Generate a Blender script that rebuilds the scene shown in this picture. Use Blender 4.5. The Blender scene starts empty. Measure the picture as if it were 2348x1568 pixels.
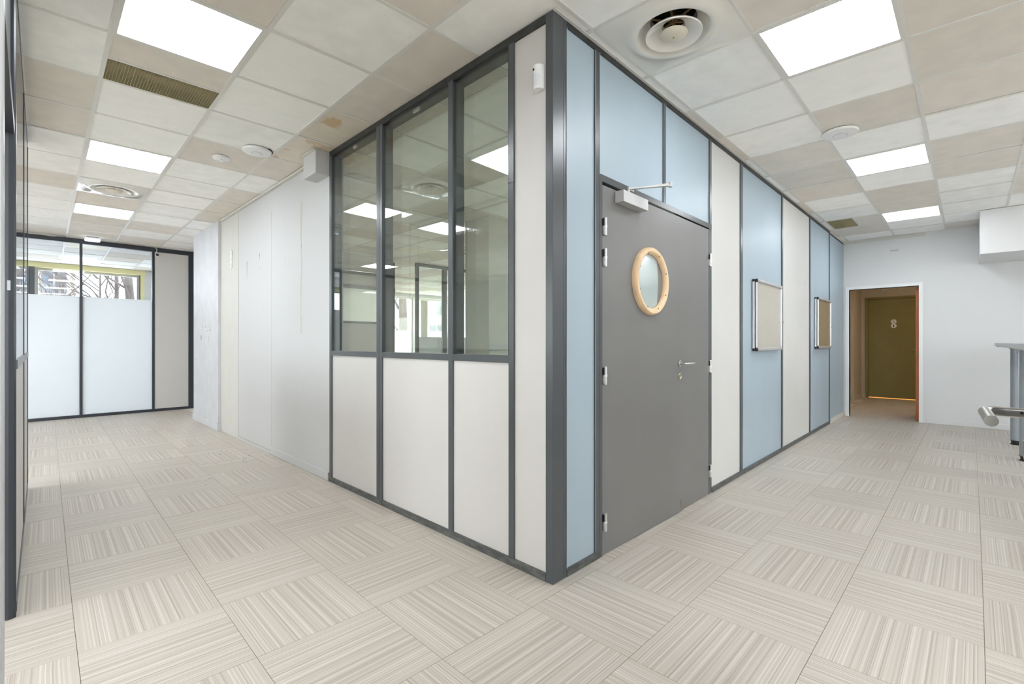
import bpy, math, random
from mathutils import Vector, Matrix
rnd = random.Random(11)
scn = bpy.context.scene
PI = math.pi

# ------------------------------------------------------------------ camera
H = 2.837                      # ceiling height
CAM = Vector((-1.800, -1.474, 1.196))
ANG = math.radians(44.27)
FW = Vector((math.cos(ANG), math.sin(ANG), 0))
RT = Vector((math.sin(ANG), -math.cos(ANG), 0))
cam = bpy.data.cameras.new('camera')
cam.sensor_width = 36.0
cam.lens = 1075.0 / 2348 * 36
cam.shift_y = 1.0 / 2348
cam.clip_start = 0.01
cam.clip_end = 300
camo = bpy.data.objects.new('camera', cam)
scn.collection.objects.link(camo)
camo.location = CAM
camo.rotation_euler = (PI / 2, 0, -(PI / 2 - ANG))
scn.camera = camo

# ------------------------------------------------------------------ world, exposure
PANEL = 5.8                    # radiance of a ceiling light panel
world = bpy.data.worlds.new('world')
scn.world = world
world.use_nodes = True
bg = world.node_tree.nodes['Background']
bg.inputs[0].default_value = (0.93, 0.965, 1.0, 1)
bg.inputs[1].default_value = 4.6
vs = scn.view_settings
vs.view_transform = 'Standard'
vs.look = 'None'
vs.gamma = 1
vs.exposure = 1.58
vs.use_curve_mapping = False
scn.cycles.use_denoising = True
scn.cycles.max_bounces = 14
scn.cycles.diffuse_bounces = 7
scn.cycles.glossy_bounces = 6
scn.cycles.transparent_max_bounces = 24
scn.cycles.transmission_bounces = 10
scn.cycles.caustics_reflective = False
scn.cycles.caustics_refractive = False
scn.cycles.sample_clamp_indirect = 6

# ------------------------------------------------------------------ materials
def lin(c):
    return tuple((x / 255 / 12.92 if x / 255 <= 0.04045 else ((x / 255 + 0.055) / 1.055) ** 2.4) for x in c) + (1,)

def N(nt, t, **kw):
    n = nt.nodes.new(t)
    for k, v in kw.items():
        setattr(n, k, v)
    return n

def base_mat(name):
    m = bpy.data.materials.new(name)
    m.use_nodes = True
    nt = m.node_tree
    return m, nt, nt.nodes['Principled BSDF'], nt.nodes['Material Output']

def ramp(nt, fac, stops):
    r = N(nt, 'ShaderNodeValToRGB')
    el = r.color_ramp.elements
    while len(el) < len(stops):
        el.new(0.5)
    for e, (p, c) in zip(el, stops):
        e.position = p
        e.color = c
    nt.links.new(fac, r.inputs[0])
    return r.outputs[0]

def mat(name, col, rough=0.5, metal=0.0, var=0.04, scale=6.0, bump=0.0, bscale=200.0, spec=0.5, emit=None, estr=0.0, coat=0.0, stretch=(1, 1, 1)):
    m, nt, b, out = base_mat(name)
    c = lin(col)
    tc = N(nt, 'ShaderNodeTexCoord')
    mp = N(nt, 'ShaderNodeMapping')
    mp.inputs['Scale'].default_value = stretch
    nt.links.new(tc.outputs['Object'], mp.inputs[0])
    nz = N(nt, 'ShaderNodeTexNoise')
    nz.inputs['Scale'].default_value = scale
    nz.inputs['Detail'].default_value = 5
    nt.links.new(mp.outputs[0], nz.inputs['Vector'])
    lo = tuple(x * (1 - var) for x in c[:3]) + (1,)
    hi = tuple(min(1, x * (1 + var)) for x in c[:3]) + (1,)
    nt.links.new(ramp(nt, nz.outputs[0], [(0.3, lo), (0.7, hi)]), b.inputs['Base Color'])
    b.inputs['Roughness'].default_value = rough
    b.inputs['Metallic'].default_value = metal
    b.inputs['Specular IOR Level'].default_value = spec
    b.inputs['Coat Weight'].default_value = coat
    if emit:
        b.inputs['Emission Color'].default_value = lin(emit)
        b.inputs['Emission Strength'].default_value = estr
    if bump:
        n2 = N(nt, 'ShaderNodeTexNoise')
        n2.inputs['Scale'].default_value = bscale
        n2.inputs['Detail'].default_value = 3
        nt.links.new(mp.outputs[0], n2.inputs['Vector'])
        bp = N(nt, 'ShaderNodeBump')
        bp.inputs['Strength'].default_value = bump
        bp.inputs['Distance'].default_value = 0.002
        nt.links.new(n2.outputs[0], bp.inputs['Height'])
        nt.links.new(bp.outputs[0], b.inputs['Normal'])
    return m

def glass_mat(name, tint, ior=1.5, rough=0.0):
    m, nt, b, out = base_mat(name)
    nt.nodes.remove(b)
    tr = N(nt, 'ShaderNodeBsdfTransparent')
    tr.inputs[0].default_value = tint + (1,)
    gl = N(nt, 'ShaderNodeBsdfGlossy')
    gl.inputs['Roughness'].default_value = rough
    fr = N(nt, 'ShaderNodeFresnel')
    fr.inputs[0].default_value = ior
    # a back face meets the pane from inside: use the outer angle there too
    geo = N(nt, 'ShaderNodeNewGeometry')
    dv = N(nt, 'ShaderNodeMath', operation='DIVIDE')
    dv.inputs[0].default_value = 1.0
    dv.inputs[1].default_value = ior
    mxv = N(nt, 'ShaderNodeMix')
    mxv.data_type = 'FLOAT'
    nt.links.new(geo.outputs['Backfacing'], mxv.inputs[0])
    mxv.inputs[2].default_value = ior
    nt.links.new(dv.outputs[0], mxv.inputs[3])
    nt.links.new(mxv.outputs[0], fr.inputs[0])
    mx = N(nt, 'ShaderNodeMixShader')
    nt.links.new(fr.outputs[0], mx.inputs[0])
    nt.links.new(tr.outputs[0], mx.inputs[1])
    nt.links.new(gl.outputs[0], mx.inputs[2])
    nt.links.new(mx.outputs[0], out.inputs[0])
    return m

def frost_mat(name, col, tfac=0.75):
    m, nt, b, out = base_mat(name)
    nt.nodes.remove(b)
    tr = N(nt, 'ShaderNodeBsdfTranslucent')
    tr.inputs[0].default_value = lin(col)
    df = N(nt, 'ShaderNodeBsdfDiffuse')
    df.inputs[0].default_value = lin(col)
    mx = N(nt, 'ShaderNodeMixShader')
    mx.inputs[0].default_value = tfac
    nt.links.new(df.outputs[0], mx.inputs[1])
    nt.links.new(tr.outputs[0], mx.inputs[2])
    nt.links.new(mx.outputs[0], out.inputs[0])
    return m

def carpet_mat():
    m, nt, b, out = base_mat('woven_stripe_floor')
    L = nt.links
    uv = N(nt, 'ShaderNodeUVMap')
    sp = N(nt, 'ShaderNodeSeparateXYZ')
    L.new(uv.outputs[0], sp.inputs[0])
    def mth(op, a, bb=None):
        n = N(nt, 'ShaderNodeMath', operation=op)
        for i, x in enumerate((a, bb)):
            if x is None:
                continue
            if isinstance(x, (int, float)):
                n.inputs[i].default_value = x
            else:
                L.new(x, n.inputs[i])
        return n.outputs[0]
    def wn(s, off):
        f = mth('FLOOR', mth('MULTIPLY', sp.outputs[0], s))
        n = N(nt, 'ShaderNodeTexWhiteNoise', noise_dimensions='1D')
        L.new(mth('ADD', f, off), n.inputs['W'])
        return n.outputs[0]
    a, c, d = wn(71, 3.0), wn(167, 41.0), wn(31, 90.0)
    stripe = mth('ADD', mth('ADD', mth('MULTIPLY', a, 0.38), mth('MULTIPLY', c, 0.44)), mth('MULTIPLY', d, 0.18))
    # plain band along both edges of the tile
    edge = mth('GREATER_THAN', mth('ABSOLUTE', mth('SUBTRACT', sp.outputs[0], 0.5)), 0.462)
    keep = mth('SUBTRACT', 1.0, mth('MULTIPLY', edge, 0.8))
    st = mth('ADD', mth('MULTIPLY', stripe, keep), mth('MULTIPLY', mth('SUBTRACT', 1.0, keep), 0.42))
    # woven dashes in some stripes
    dash = mth('SINE', mth('MULTIPLY', sp.outputs[1], 2 * PI * 110))
    gate = mth('GREATER_THAN', c, 0.55)
    dash2 = mth('SINE', mth('MULTIPLY', sp.outputs[0], 2 * PI * 150))
    st2 = mth('ADD', st, mth('MULTIPLY', mth('MULTIPLY', mth('ADD', dash, dash2), gate), 0.05))
    col = ramp(nt, st2, [(0.12, lin((168, 158, 147))), (0.32, lin((187, 178, 168))), (0.52, lin((194, 187, 176))),
                         (0.70, lin((203, 197, 187))), (0.92, lin((219, 214, 207)))])
    oi = N(nt, 'ShaderNodeObjectInfo')
    hs = N(nt, 'ShaderNodeHueSaturation')
    L.new(mth('ADD', mth('MULTIPLY', oi.outputs['Random'], 0.05), 0.975), hs.inputs['Value'])
    L.new(col, hs.inputs['Color'])
    # small dark specks and soft wear
    tc = N(nt, 'ShaderNodeTexCoord')
    vz = N(nt, 'ShaderNodeTexVoronoi')
    vz.inputs['Scale'].default_value = 5.0
    L.new(tc.outputs['Object'], vz.inputs['Vector'])
    spk = mth('LESS_THAN', vz.outputs['Distance'], 0.018)
    mx = N(nt, 'ShaderNodeMix')
    mx.data_type = 'RGBA'
    L.new(mth('MULTIPLY', spk, 0.6), mx.inputs[0])
    L.new(hs.outputs[0], mx.inputs[6])
    mx.inputs[7].default_value = lin((70, 55, 45))
    nz = N(nt, 'ShaderNodeTexNoise')
    nz.inputs['Scale'].default_value = 0.9
    nz.inputs['Detail'].default_value = 4
    L.new(tc.outputs['Object'], nz.inputs['Vector'])
    mu = N(nt, 'ShaderNodeMix')
    mu.data_type = 'RGBA'
    mu.blend_type = 'MULTIPLY'
    mu.inputs[0].default_value = 1
    L.new(mx.outputs[2], mu.inputs[6])
    L.new(ramp(nt, nz.outputs[0], [(0.3, (0.95, 0.94, 0.93, 1)), (0.65, (1, 1, 1, 1))]), mu.inputs[7])
    L.new(mu.outputs[2], b.inputs['Base Color'])
    b.inputs['Roughness'].default_value = 0.42
    b.inputs['Specular IOR Level'].default_value = 0.4
    bp = N(nt, 'ShaderNodeBump')
    bp.inputs['Strength'].default_value = 0.5
    bp.inputs['Distance'].default_value = 0.001
    L.new(st2, bp.inputs['Height'])
    L.new(bp.outputs[0], b.inputs['Normal'])
    return m

def tile_mat(name, col, stain=None):
    m, nt, b, out = base_mat(name)
    L = nt.links
    tc = N(nt, 'ShaderNodeTexCoord')
    nz = N(nt, 'ShaderNodeTexNoise')
    nz.inputs['Scale'].default_value = 7
    nz.inputs['Detail'].default_value = 8
    L.new(tc.outputs['Object'], nz.inputs['Vector'])
    c = lin(col)
    c1 = ramp(nt, nz.outputs[0], [(0.3, tuple(x * 0.95 for x in c[:3]) + (1,)), (0.7, tuple(x * 1.04 for x in c[:3]) + (1,))])
    oi = N(nt, 'ShaderNodeObjectInfo')
    mr = N(nt, 'ShaderNodeMapRange')
    mr.inputs[3].default_value = 0.96
    mr.inputs[4].default_value = 1.04
    L.new(oi.outputs['Random'], mr.inputs[0])
    hs = N(nt, 'ShaderNodeHueSaturation')
    L.new(mr.outputs[0], hs.inputs['Value'])
    L.new(c1, hs.inputs['Color'])
    res = hs.outputs[0]
    if stain:
        n2 = N(nt, 'ShaderNodeTexNoise')
        n2.inputs['Scale'].default_value = stain[1]
        n2.inputs['Detail'].default_value = 4
        n2.inputs['Distortion'].default_value = 0.6
        L.new(tc.outputs['Object'], n2.inputs['Vector'])
        f = ramp(nt, n2.outputs[0], [(stain[2], (0, 0, 0, 1)), (stain[2] + 0.03, (0.85, 0.85, 0.85, 1)), (stain[2] + 0.16, (0.45, 0.45, 0.45, 1))])
        mx = N(nt, 'ShaderNodeMix')
        mx.data_type = 'RGBA'
        L.new(f, mx.inputs[0])
        L.new(res, mx.inputs[6])
        mx.inputs[7].default_value = lin(stain[0])
        res = mx.outputs[2]
    L.new(res, b.inputs['Base Color'])
    b.inputs['Roughness'].default_value = 0.9
    b.inputs['Specular IOR Level'].default_value = 0.1
    return m

M = dict(
    carpet=carpet_mat(),
    office_floor=mat('office_floor_beige', (214, 208, 198), 0.5),
    slab=mat('joint_shadow_grey', (150, 140, 128), 0.8),
    tileL=tile_mat('ceiling_tile_pale', (250, 249, 246)),
    tileD=tile_mat('ceiling_tile_beige', (228, 221, 212)),
    tileS=tile_mat('ceiling_tile_water_stained', (228, 219, 206), ((208, 180, 138), 2.6, 0.60)),
    tileF=tile_mat('ceiling_tile_faintly_stained', (228, 219, 207), ((216, 190, 166), 4.5, 0.55)),
    grid=mat('grid_white_enamel', (222, 220, 215), 0.45, var=0.01),
    panelw=mat('cream_laminate', (203, 200, 197), 0.5, var=0.012, scale=2, bump=0.05, bscale=60),
    panelw2=mat('white_painted_board', (208, 207, 204), 0.55, var=0.03, scale=1.3, bump=0.15, bscale=30),
    blue=mat('pale_blue_roller_paint', (165, 181, 192), 0.42, var=0.04, scale=1.6, bump=0.25, bscale=90, stretch=(1, 1, .5)),
    topdark=mat('scuffed_top_rail_unlit_dark', (50, 52, 51), 0.45, var=0.35, scale=14),  # scuffed rail, its colour darkened for the unlit strip under the ceiling
    frame=mat('anthracite_lacquer', (78, 82, 85), 0.28, var=0.12, scale=2, bump=0.06, bscale=150),
    frame_d=mat('navy_black_lacquer', (48, 52, 60), 0.35, var=0.1, scale=2),
    scuffed=mat('scuffed_dark_rail', (84, 86, 84), 0.5, var=0.45, scale=14, bump=0.2, bscale=80, stretch=(1, 1, 3)),
    wall=mat('white_wall_paint', (197, 197, 198), 0.6, var=0.015, scale=1.2, bump=0.12, bscale=50),
    wall_e=mat('end_wall_white_paint', (220, 220, 220), 0.6, var=0.015, scale=1.2, bump=0.12, bscale=50),
    wall_cool=mat('scuffed_white_wall_paint', (199, 200, 204), 0.6, var=0.05, scale=4.5, bump=0.2, bscale=40),
    plaster=mat('yellowed_white_paint', (208, 206, 199), 0.6, var=0.03),
    door_grey=mat('warm_grey_door_enamel', (116, 114, 113), 0.36, var=0.05, scale=2.2, bump=0.12, bscale=45),
    khaki=mat('khaki_door_paint', (132, 126, 74), 0.5, var=0.05),
    lobby=mat('lobby_white_warm_dimmed', (200, 192, 178), 0.7, var=0.02),  # white walls, dim warm lobby light put into the colour as beige
    orange=mat('orange_varnished_wood', (196, 106, 56), 0.4, var=0.2, scale=5, stretch=(20, 20, 1)),
    steel=mat('brushed_steel', (196, 194, 190), 0.27, 1.0, var=0.06, scale=40, stretch=(1, 1, 8)),
    alu=mat('satin_aluminium', (214, 214, 214), 0.32, 0.75, var=0.02),
    alu_paint=mat('silver_painted_metal', (196, 196, 196), 0.4, 0.25, var=0.02),
    grey_leg=mat('silver_grey_leg_paint', (158, 164, 170), 0.33, 0.35, var=0.03),
    top_grey=mat('grey_laminate_top', (188, 190, 192), 0.45, var=0.03),
    black=mat('black_plastic', (26, 26, 28), 0.35, var=0.1),
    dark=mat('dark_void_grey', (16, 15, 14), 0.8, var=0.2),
    plastic=mat('white_plastic', (236, 236, 236), 0.3, var=0.01),
    gloss=mat('glossy_white_enamel', (232, 228, 220), 0.12, var=0.02, bump=0.5, bscale=2.2, coat=0.4),
    cream=mat('aged_cream_enamel', (220, 212, 194), 0.35, var=0.04),
    brass=mat('old_brass_bracket', (150, 128, 92), 0.45, 0.5, var=0.1),
    brassy=mat('polished_brass', (212, 180, 110), 0.25, 1.0, var=0.05),
    louvre=mat('beige_eggcrate', (172, 162, 126), 0.5, var=0.05),
    pine=mat('clear_varnished_pine', (226, 196, 158), 0.38, var=0.1, scale=5, stretch=(6, 6, 1.2)),
    pine_dk=mat('pine_screw_plug', (150, 104, 60), 0.5),
    cork1=mat('pale_pinkish_felt', (214, 198, 182), 0.8, var=0.05, scale=20, bump=0.3, bscale=500),
    cork2=mat('tan_felt', (180, 160, 128), 0.8, var=0.05, scale=20, bump=0.3, bscale=500),
    mark=mat('yellow_adhesive_residue', (222, 214, 190), 0.6, var=0.03),
    tear=mat('brown_torn_paper', (150, 138, 124), 0.8, var=0.3, scale=60),
    smudge=mat('grey_scuff', (176, 178, 186), 0.8, var=0.2, scale=40),
    joint=mat('uneven_filler', (192, 189, 180), 0.7, var=0.05, scale=20),
    yellow=mat('yellow_painted_reveal', (244, 236, 176), 0.6, var=0.02),
    sill=mat('off_white_reveal', (226, 226, 224), 0.6),
    blind=mat('grey_vertical_blind', (176, 172, 164), 0.8),
    bark=mat('grey_brown_bark', (74, 66, 62), 0.9, var=0.3, scale=8, stretch=(1, 1, .3)),
    render1=mat('pinkish_facade_render', (132, 122, 114), 0.9),
    render2=mat('white_facade_render', (116, 118, 120), 0.9),
    bandb=mat('grey_brown_facade_band', (66, 62, 61), 0.9),
    shutter=mat('blue_grey_window', (46, 54, 64), 0.4),
    asphalt=mat('pavement_paled_for_bounce', (214, 212, 208), 0.9),  # paled so that it bounces light up through the windows to the ceilings
    debris=mat('dark_floor_debris', (96, 80, 66), 0.9),
    ivy=mat('pale_green_leaves', (98, 118, 70), 0.8, var=0.3, scale=6),
    glass=glass_mat('clear_office_glass', (0.955, 0.975, 0.95), 1.55),
    glass_far=glass_mat('grey_tinted_far_glass', (0.86, 0.89, 0.93), 1.5),
    glass_w=glass_mat('clear_window_glass', (0.97, 0.985, 0.98), 1.45),
    frost=frost_mat('frosted_window_film', (226, 229, 232), 0.8),
    glow=mat('light_panel_diffuser', (250, 250, 250), 0.5, var=0, emit=(244, 249, 255), estr=PANEL),
    unlit=mat('unlit_panel_diffuser', (232, 222, 196), 0.5, var=0.01),
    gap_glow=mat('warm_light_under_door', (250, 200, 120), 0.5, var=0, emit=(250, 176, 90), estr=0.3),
    led=mat('exit_light_lens', (246, 252, 255), 0.4, var=0, emit=(230, 245, 255), estr=0.8),
)

# ------------------------------------------------------------------ builders
COL = scn.collection
class MB:
    def __init__(self):
        self.v, self.f, self.mi, self.uv = [], [], [], []
    def add(self, vs_, fs, mi=0):
        o = len(self.v)
        self.v += [tuple(p) for p in vs_]
        self.f += [tuple(i + o for i in f) for f in fs]
        self.mi += [mi] * len(fs)
        return self
    def box(self, x0, x1, y0, y1, z0, z1, mi=0):
        x0, x1 = sorted((x0, x1)); y0, y1 = sorted((y0, y1)); z0, z1 = sorted((z0, z1))
        return self.add([(x0, y0, z0), (x1, y0, z0), (x1, y1, z0), (x0, y1, z0), (x0, y0, z1), (x1, y0, z1), (x1, y1, z1), (x0, y1, z1)],
                        [(0, 3, 2, 1), (4, 5, 6, 7), (0, 1, 5, 4), (1, 2, 6, 5), (2, 3, 7, 6), (3, 0, 4, 7)], mi)
    def prism(self, quad, z0, z1, mi=0):
        n = len(quad)
        vs_ = [(x, y, z0) for x, y in quad] + [(x, y, z1) for x, y in quad]
        fs = [tuple(range(n - 1, -1, -1)), tuple(range(n, 2 * n))] + [(i, (i + 1) % n, n + (i + 1) % n, n + i) for i in range(n)]
        return self.add(vs_, fs, mi)
    def lathe(self, prof, c=(0, 0, 0), axis='z', seg=40, mi=0, cap=False):
        """prof: list of (r, h) turned about axis through c"""
        vs_ = []
        for r, hh in prof:
            for k in range(seg):
                a = 2 * PI * k / seg
                x, y = r * math.cos(a), r * math.sin(a)
                p = {'z': (x, y, hh), 'y': (x, hh, y), 'x': (hh, x, y)}[axis]
                vs_.append((p[0] + c[0], p[1] + c[1], p[2] + c[2]))
        fs = []
        n = len(prof)
        for i in range(n - 1):
            for k in range(seg):
                k2 = (k + 1) % seg
                fs.append((i * seg + k, i * seg + k2, (i + 1) * seg + k2, (i + 1) * seg + k))
        if cap:
            fs.append(tuple(range(seg)))
            fs.append(tuple((n - 1) * seg + k for k in range(seg)))
        return self.add(vs_, fs, mi)
    def tube(self, pts, rad, seg=12, mi=0):
        pts = [Vector(p) for p in pts]
        if not isinstance(rad, (list, tuple)):
            rad = [rad] * len(pts)
        vs_, fs = [], []
        up = None
        for i, p in enumerate(pts):
            t = (pts[min(i + 1, len(pts) - 1)] - pts[max(i - 1, 0)]).normalized()
            if up is None:
                up = t.orthogonal().normalized()
            up = (up - t * up.dot(t)).normalized()
            s = t.cross(up)
            for k in range(seg):
                a = 2 * PI * k / seg
                vs_.append(p + (up * math.cos(a) + s * math.sin(a)) * rad[i])
        for i in range(len(pts) - 1):
            for k in range(seg):
                k2 = (k + 1) % seg
                fs.append((i * seg + k, i * seg + k2, (i + 1) * seg + k2, (i + 1) * seg + k))
        fs.append(tuple(range(seg - 1, -1, -1)))
        fs.append(tuple((len(pts) - 1) * seg + k for k in range(seg)))
        return self.add(vs_, fs, mi)
    def build(self, name, mats, parent=None, bevel=0.0, smooth=False, uvs=None, seg=2):
        me = bpy.data.meshes.new(name)
        me.from_pydata(self.v, [], self.f)
        if not isinstance(mats, (list, tuple)):
            mats = [mats]
        for m in mats:
            me.materials.append(m)
        if len(mats) > 1:
            me.polygons.foreach_set('material_index', self.mi)
        if uvs is not None:
            ul = me.uv_layers.new(name='UVMap')
            for lp in me.loops:
                ul.data[lp.index].uv = uvs[lp.vertex_index]
        me.update()
        import bmesh
        bm = bmesh.new()
        bm.from_mesh(me)
        bmesh.ops.recalc_face_normals(bm, faces=bm.faces)
        bm.to_mesh(me)
        bm.free()
        if smooth:
            me.polygons.foreach_set('use_smooth', [True] * len(me.polygons))
            me.set_sharp_from_angle(angle=math.radians(38))
        o = bpy.data.objects.new(name, me)
        COL.objects.link(o)
        if parent is not None:
            o.parent = parent
            o.matrix_parent_inverse = Matrix.Translation(-Vector(parent.location))
        if bevel:
            b = o.modifiers.new('bevel', 'BEVEL')
            b.width = bevel
            b.segments = seg
            b.limit_method = 'ANGLE'
        return o

def sub(name, mb, mats, parent, **kw):
    """part of a part: parent is itself a child, so undo its full world offset"""
    o = mb.build(name, mats, None, **kw)
    o.parent = parent
    w = Vector((0, 0, 0))
    p = parent
    while p is not None:
        w += Vector(p.location) if p.parent is None else Vector((0, 0, 0))
        p = p.parent
    # a part's own world matrix is identity for meshes built in world coordinates
    return o

def tag(o, label, cat, group=None, kind=None):
    o['label'] = label
    o['category'] = cat
    if group:
        o['group'] = group
    if kind:
        o['kind'] = kind
    return o

def thing(name, loc, label, cat, group=None, kind=None):
    o = bpy.data.objects.new(name, None)
    COL.objects.link(o)
    o.location = loc
    o.empty_display_size = 0.05
    return tag(o, label, cat, group, kind)

def B(*a):
    return MB().box(*a)

def copy_tree(o, dx, label=None):
    c = o.copy()
    COL.objects.link(c)
    c.location = o.location + Vector(dx)
    if label:
        c['label'] = label
    for ch in list(o.children):
        k = ch.copy()
        COL.objects.link(k)
        k.parent = c
        for g in list(ch.children):
            q = g.copy()
            COL.objects.link(q)
            q.parent = k
    return c

# the laid grids of the building: both run at about 45 degrees to the view and are
# very slightly uneven, as surveyed
def node(i, j, kind):
    th, s, x0, y0 = (0.7776, 0.4181, -0.2326, 1.478) if kind == 'f' else (0.7736, 0.367, -0.2717, 1.4892)
    hh = 1.196 if kind == 'f' else H - 1.196
    ux, uy = math.sin(th), math.cos(th)
    vx, vy = -math.cos(th), math.sin(th)
    x = x0 + s * (i * vx + j * ux)
    y = y0 + s * (i * vy + j * uy)
    r2 = min((x * x + 1) / max(y * y, 1e-3), 2.2) if y > 0 else 2.2
    m = (1 - 0.0276 * r2) * 1.00995
    c = 0.00091 if kind == 'f' else -0.00091
    D = 1 / (m + c * y)
    w = CAM + FW * (y * D * hh) + RT * ((x * m + 0.00853 * y) * D * hh)
    return (w.x, w.y)

def inset(quad, d):
    cx = sum(p[0] for p in quad) / 4
    cy = sum(p[1] for p in quad) / 4
    out = []
    for x, y in quad:
        dx, dy = x - cx, y - cy
        l = math.hypot(dx, dy)
        k = (l - d * 1.414) / l
        out.append((cx + dx * k, cy + dy * k))
    return out

def dist_cam(x, y):
    return math.hypot(x - CAM.x, y - CAM.y)

def in_view(x, y, marg=0.12):
    d = Vector((x, y, 0)) - Vector((CAM.x, CAM.y, 0))
    dep = d.dot(FW)
    if dep < 0.2:
        return False
    return abs(d.dot(RT) / dep) < 1.092 + marg + 0.5 / dep

# ================================================================== FLOOR
floor = B(-7, 13, -5.2, 12.3, -0.30, -0.004).build('floor', M['slab'])
tag(floor, 'pale beige floor of striped woven tiles laid in alternating directions', 'floor', kind='structure')
cells = []
for i in range(-24, 30):
    for j in range(-24, 34):
        q = [node(i, j, 'f'), node(i + 1, j, 'f'), node(i + 1, j + 1, 'f'), node(i, j + 1, 'f')]
        cx = sum(p[0] for p in q) / 4
        cy = sum(p[1] for p in q) / 4
        corr = (-6.9 < cx < 0.2 and -5.1 < cy < 8.8) or (-6.9 < cx < 7.7 and -5.1 < cy < 0.2) or (7.6 < cx < 11 and -2.4 < cy < 0.5) or (0 <= cx < 2.2 and 7 < cy < 8.8)
        if not corr:
            continue
        cells.append((dist_cam(cx, cy) + (0 if in_view(cx, cy) and cx > -2.1 else 100), i, j, q))
cells.sort()
rest = MB(); rest_uv = []
TU = {0: [(0, 0), (0, 1), (1, 1), (1, 0)], 1: [(0, 0), (1, 0), (1, 1), (0, 1)]}
for n, (d, i, j, q) in enumerate(cells):
    p = inset(q, 0.0009)
    # stripes run along i where i+j is even: texture u is across the stripes
    par = (i + j) % 2
    flip = rnd.random() < 0.5
    off = rnd.choice((0, 0, 0, 7))
    uvq = [(0, 0), (0, 1), (1, 1), (1, 0)] if par == 0 else [(0, 0), (1, 0), (1, 1), (0, 1)]
    uvq = [((1 - a if flip else a), b) for a, b in uvq]
    dz = rnd.uniform(-0.0005, 0.0003)
    if n < 290:
        mb = MB().prism(p, -0.004, dz)
        o = mb.build('floor_tile', M['carpet'], floor, uvs=uvq + uvq)
    else:
        o0 = len(rest.v)
        rest.prism(p, -0.004, dz)
        rest_uv += uvq + uvq
if rest.v:
    o = rest.build('floor_tile_field', M['carpet'], floor, uvs=rest_uv)
    o['kind'] = 'stuff'

# ================================================================== CEILING
ceiling = B(-7, 13, -5.2, 12.3, H + 0.16, H + 0.2).build('ceiling', M['slab'])
tag(ceiling, 'suspended ceiling of pale and beige square tiles in a white grid', 'ceiling', kind='structure')
LIGHTS = [(1, -2), (5, -2), (9, -2), (-3, 2), (-3, 6), (-3, 10)]
LIGHTS_OFF_VIEW = [(-3, -2), (-7, 2), (-7, 6), (-7, 10), (-7, -2), (1, -6), (5, -4), (11, -6), (-3, -6), (0, 2), (0, 6), (0, 10)]  # apart from the mirrored ones, unseen panels added to light the rooms
DIFFUSERS = [(-2, 1), (7, -2), (3, 2), (7, 6), (13, -3)]
GRILLES = [(2, -2), (-2, 10)]
UNLIT = [(8, 5), (14, -2)]
DARK = {(-4, 2), (-4, 3), (-4, 4), (-4, 6), (-4, 7), (-4, 12), (-5, 8), (-5, 9), (-3, 1), (-3, 4), (-3, 8), (-3, 9), (-2, 5), (-2, 6), (-2, 7),
        (-2, 10), (-2, 11), (0, 0), (1, 0), (-1, -1), (4, -1), (4, 0), (6, 0), (7, 0), (8, 0), (10, -1), (12, -1), (2, -2), (8, -2), (10, -2),
        (11, -2), (12, -2), (3, -3), (4, -3), (7, -3), (12, -3), (0, -2)}
LIGHT = {(-4, 5), (-4, 8), (-4, 9), (-4, 10), (-4, 11), (-3, 3), (-3, 5), (-3, 7), (-3, 11), (-3, 12), (-2, 2), (-2, 3), (-2, 4), (-2, 8), (-2, 9),
         (-2, 12), (-2, 0), (0, -1), (-1, 0), (1, -1), (2, -1), (3, -1), (5, -1), (5, 0), (6, -1), (7, -1), (8, -1), (9, -1), (11, -1), (3, -2),
         (4, -2), (6, -2), (1, -3), (2, -3), (5, -3), (6, -3), (8, -3), (9, -3), (10, -3), (11, -3)}
SKIP = set(LIGHTS + LIGHTS_OFF_VIEW + [(5, -4), (11, -6), (13, -6)] + DIFFUSERS + GRILLES + UNLIT)
LIGHTS_OFF_VIEW.append((13, -6))
def cquad(i, j):
    return [node(i, j, 'c'), node(i + 1, j, 'c'), node(i + 1, j + 1, 'c'), node(i, j + 1, 'c')]
def ccentre(i, j):
    q = cquad(i, j)
    return (sum(p[0] for p in q) / 4, sum(p[1] for p in q) / 4)
cells = []
for i in range(-9, 24):
    for j in range(-13, 24):
        cx, cy = ccentre(i, j)
        if not (-6.9 < cx < 12.8 and -5.1 < cy < 12.2):
            continue
        if cx > 7.8 and cy < 0.2:
            continue
        if (i, j) in SKIP:
            continue
        score = dist_cam(cx, cy) + (0 if in_view(cx, cy) else 100) + (6 if (cx > 0.3 and cy > 0.3) else 0)
        cells.append((score, i, j))
cells.sort()
rest = {'L': MB(), 'D': MB()}
r2 = random.Random(5)
for n, (d, i, j) in enumerate(cells):
    q = inset(cquad(i, j), 0.009)
    if (i, j) == (2, 0): k = 'S'
    elif (i, j) == (3, 0): k = 'F'
    elif (i, j) in DARK: k = 'D'
    elif (i, j) in LIGHT: k = 'L'
    else: k = 'D' if r2.random() < 0.36 else 'L'
    dz = r2.uniform(0.003, 0.006)
    if n < 290:
        o = MB().prism(q, H + dz, H + 0.02).build('ceiling_tile', M['tile' + k], ceiling)
        if k == 'S':
            o['label'] = 'beige ceiling tile with ochre water stains'
    else:
        rest['L' if k == 'L' else 'D'].prism(q, H + dz, H + 0.02)
for k in ('L', 'D'):
    o = rest[k].build('ceiling_tile_field', M['tile' + k], ceiling)
    o['kind'] = 'stuff'
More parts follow.
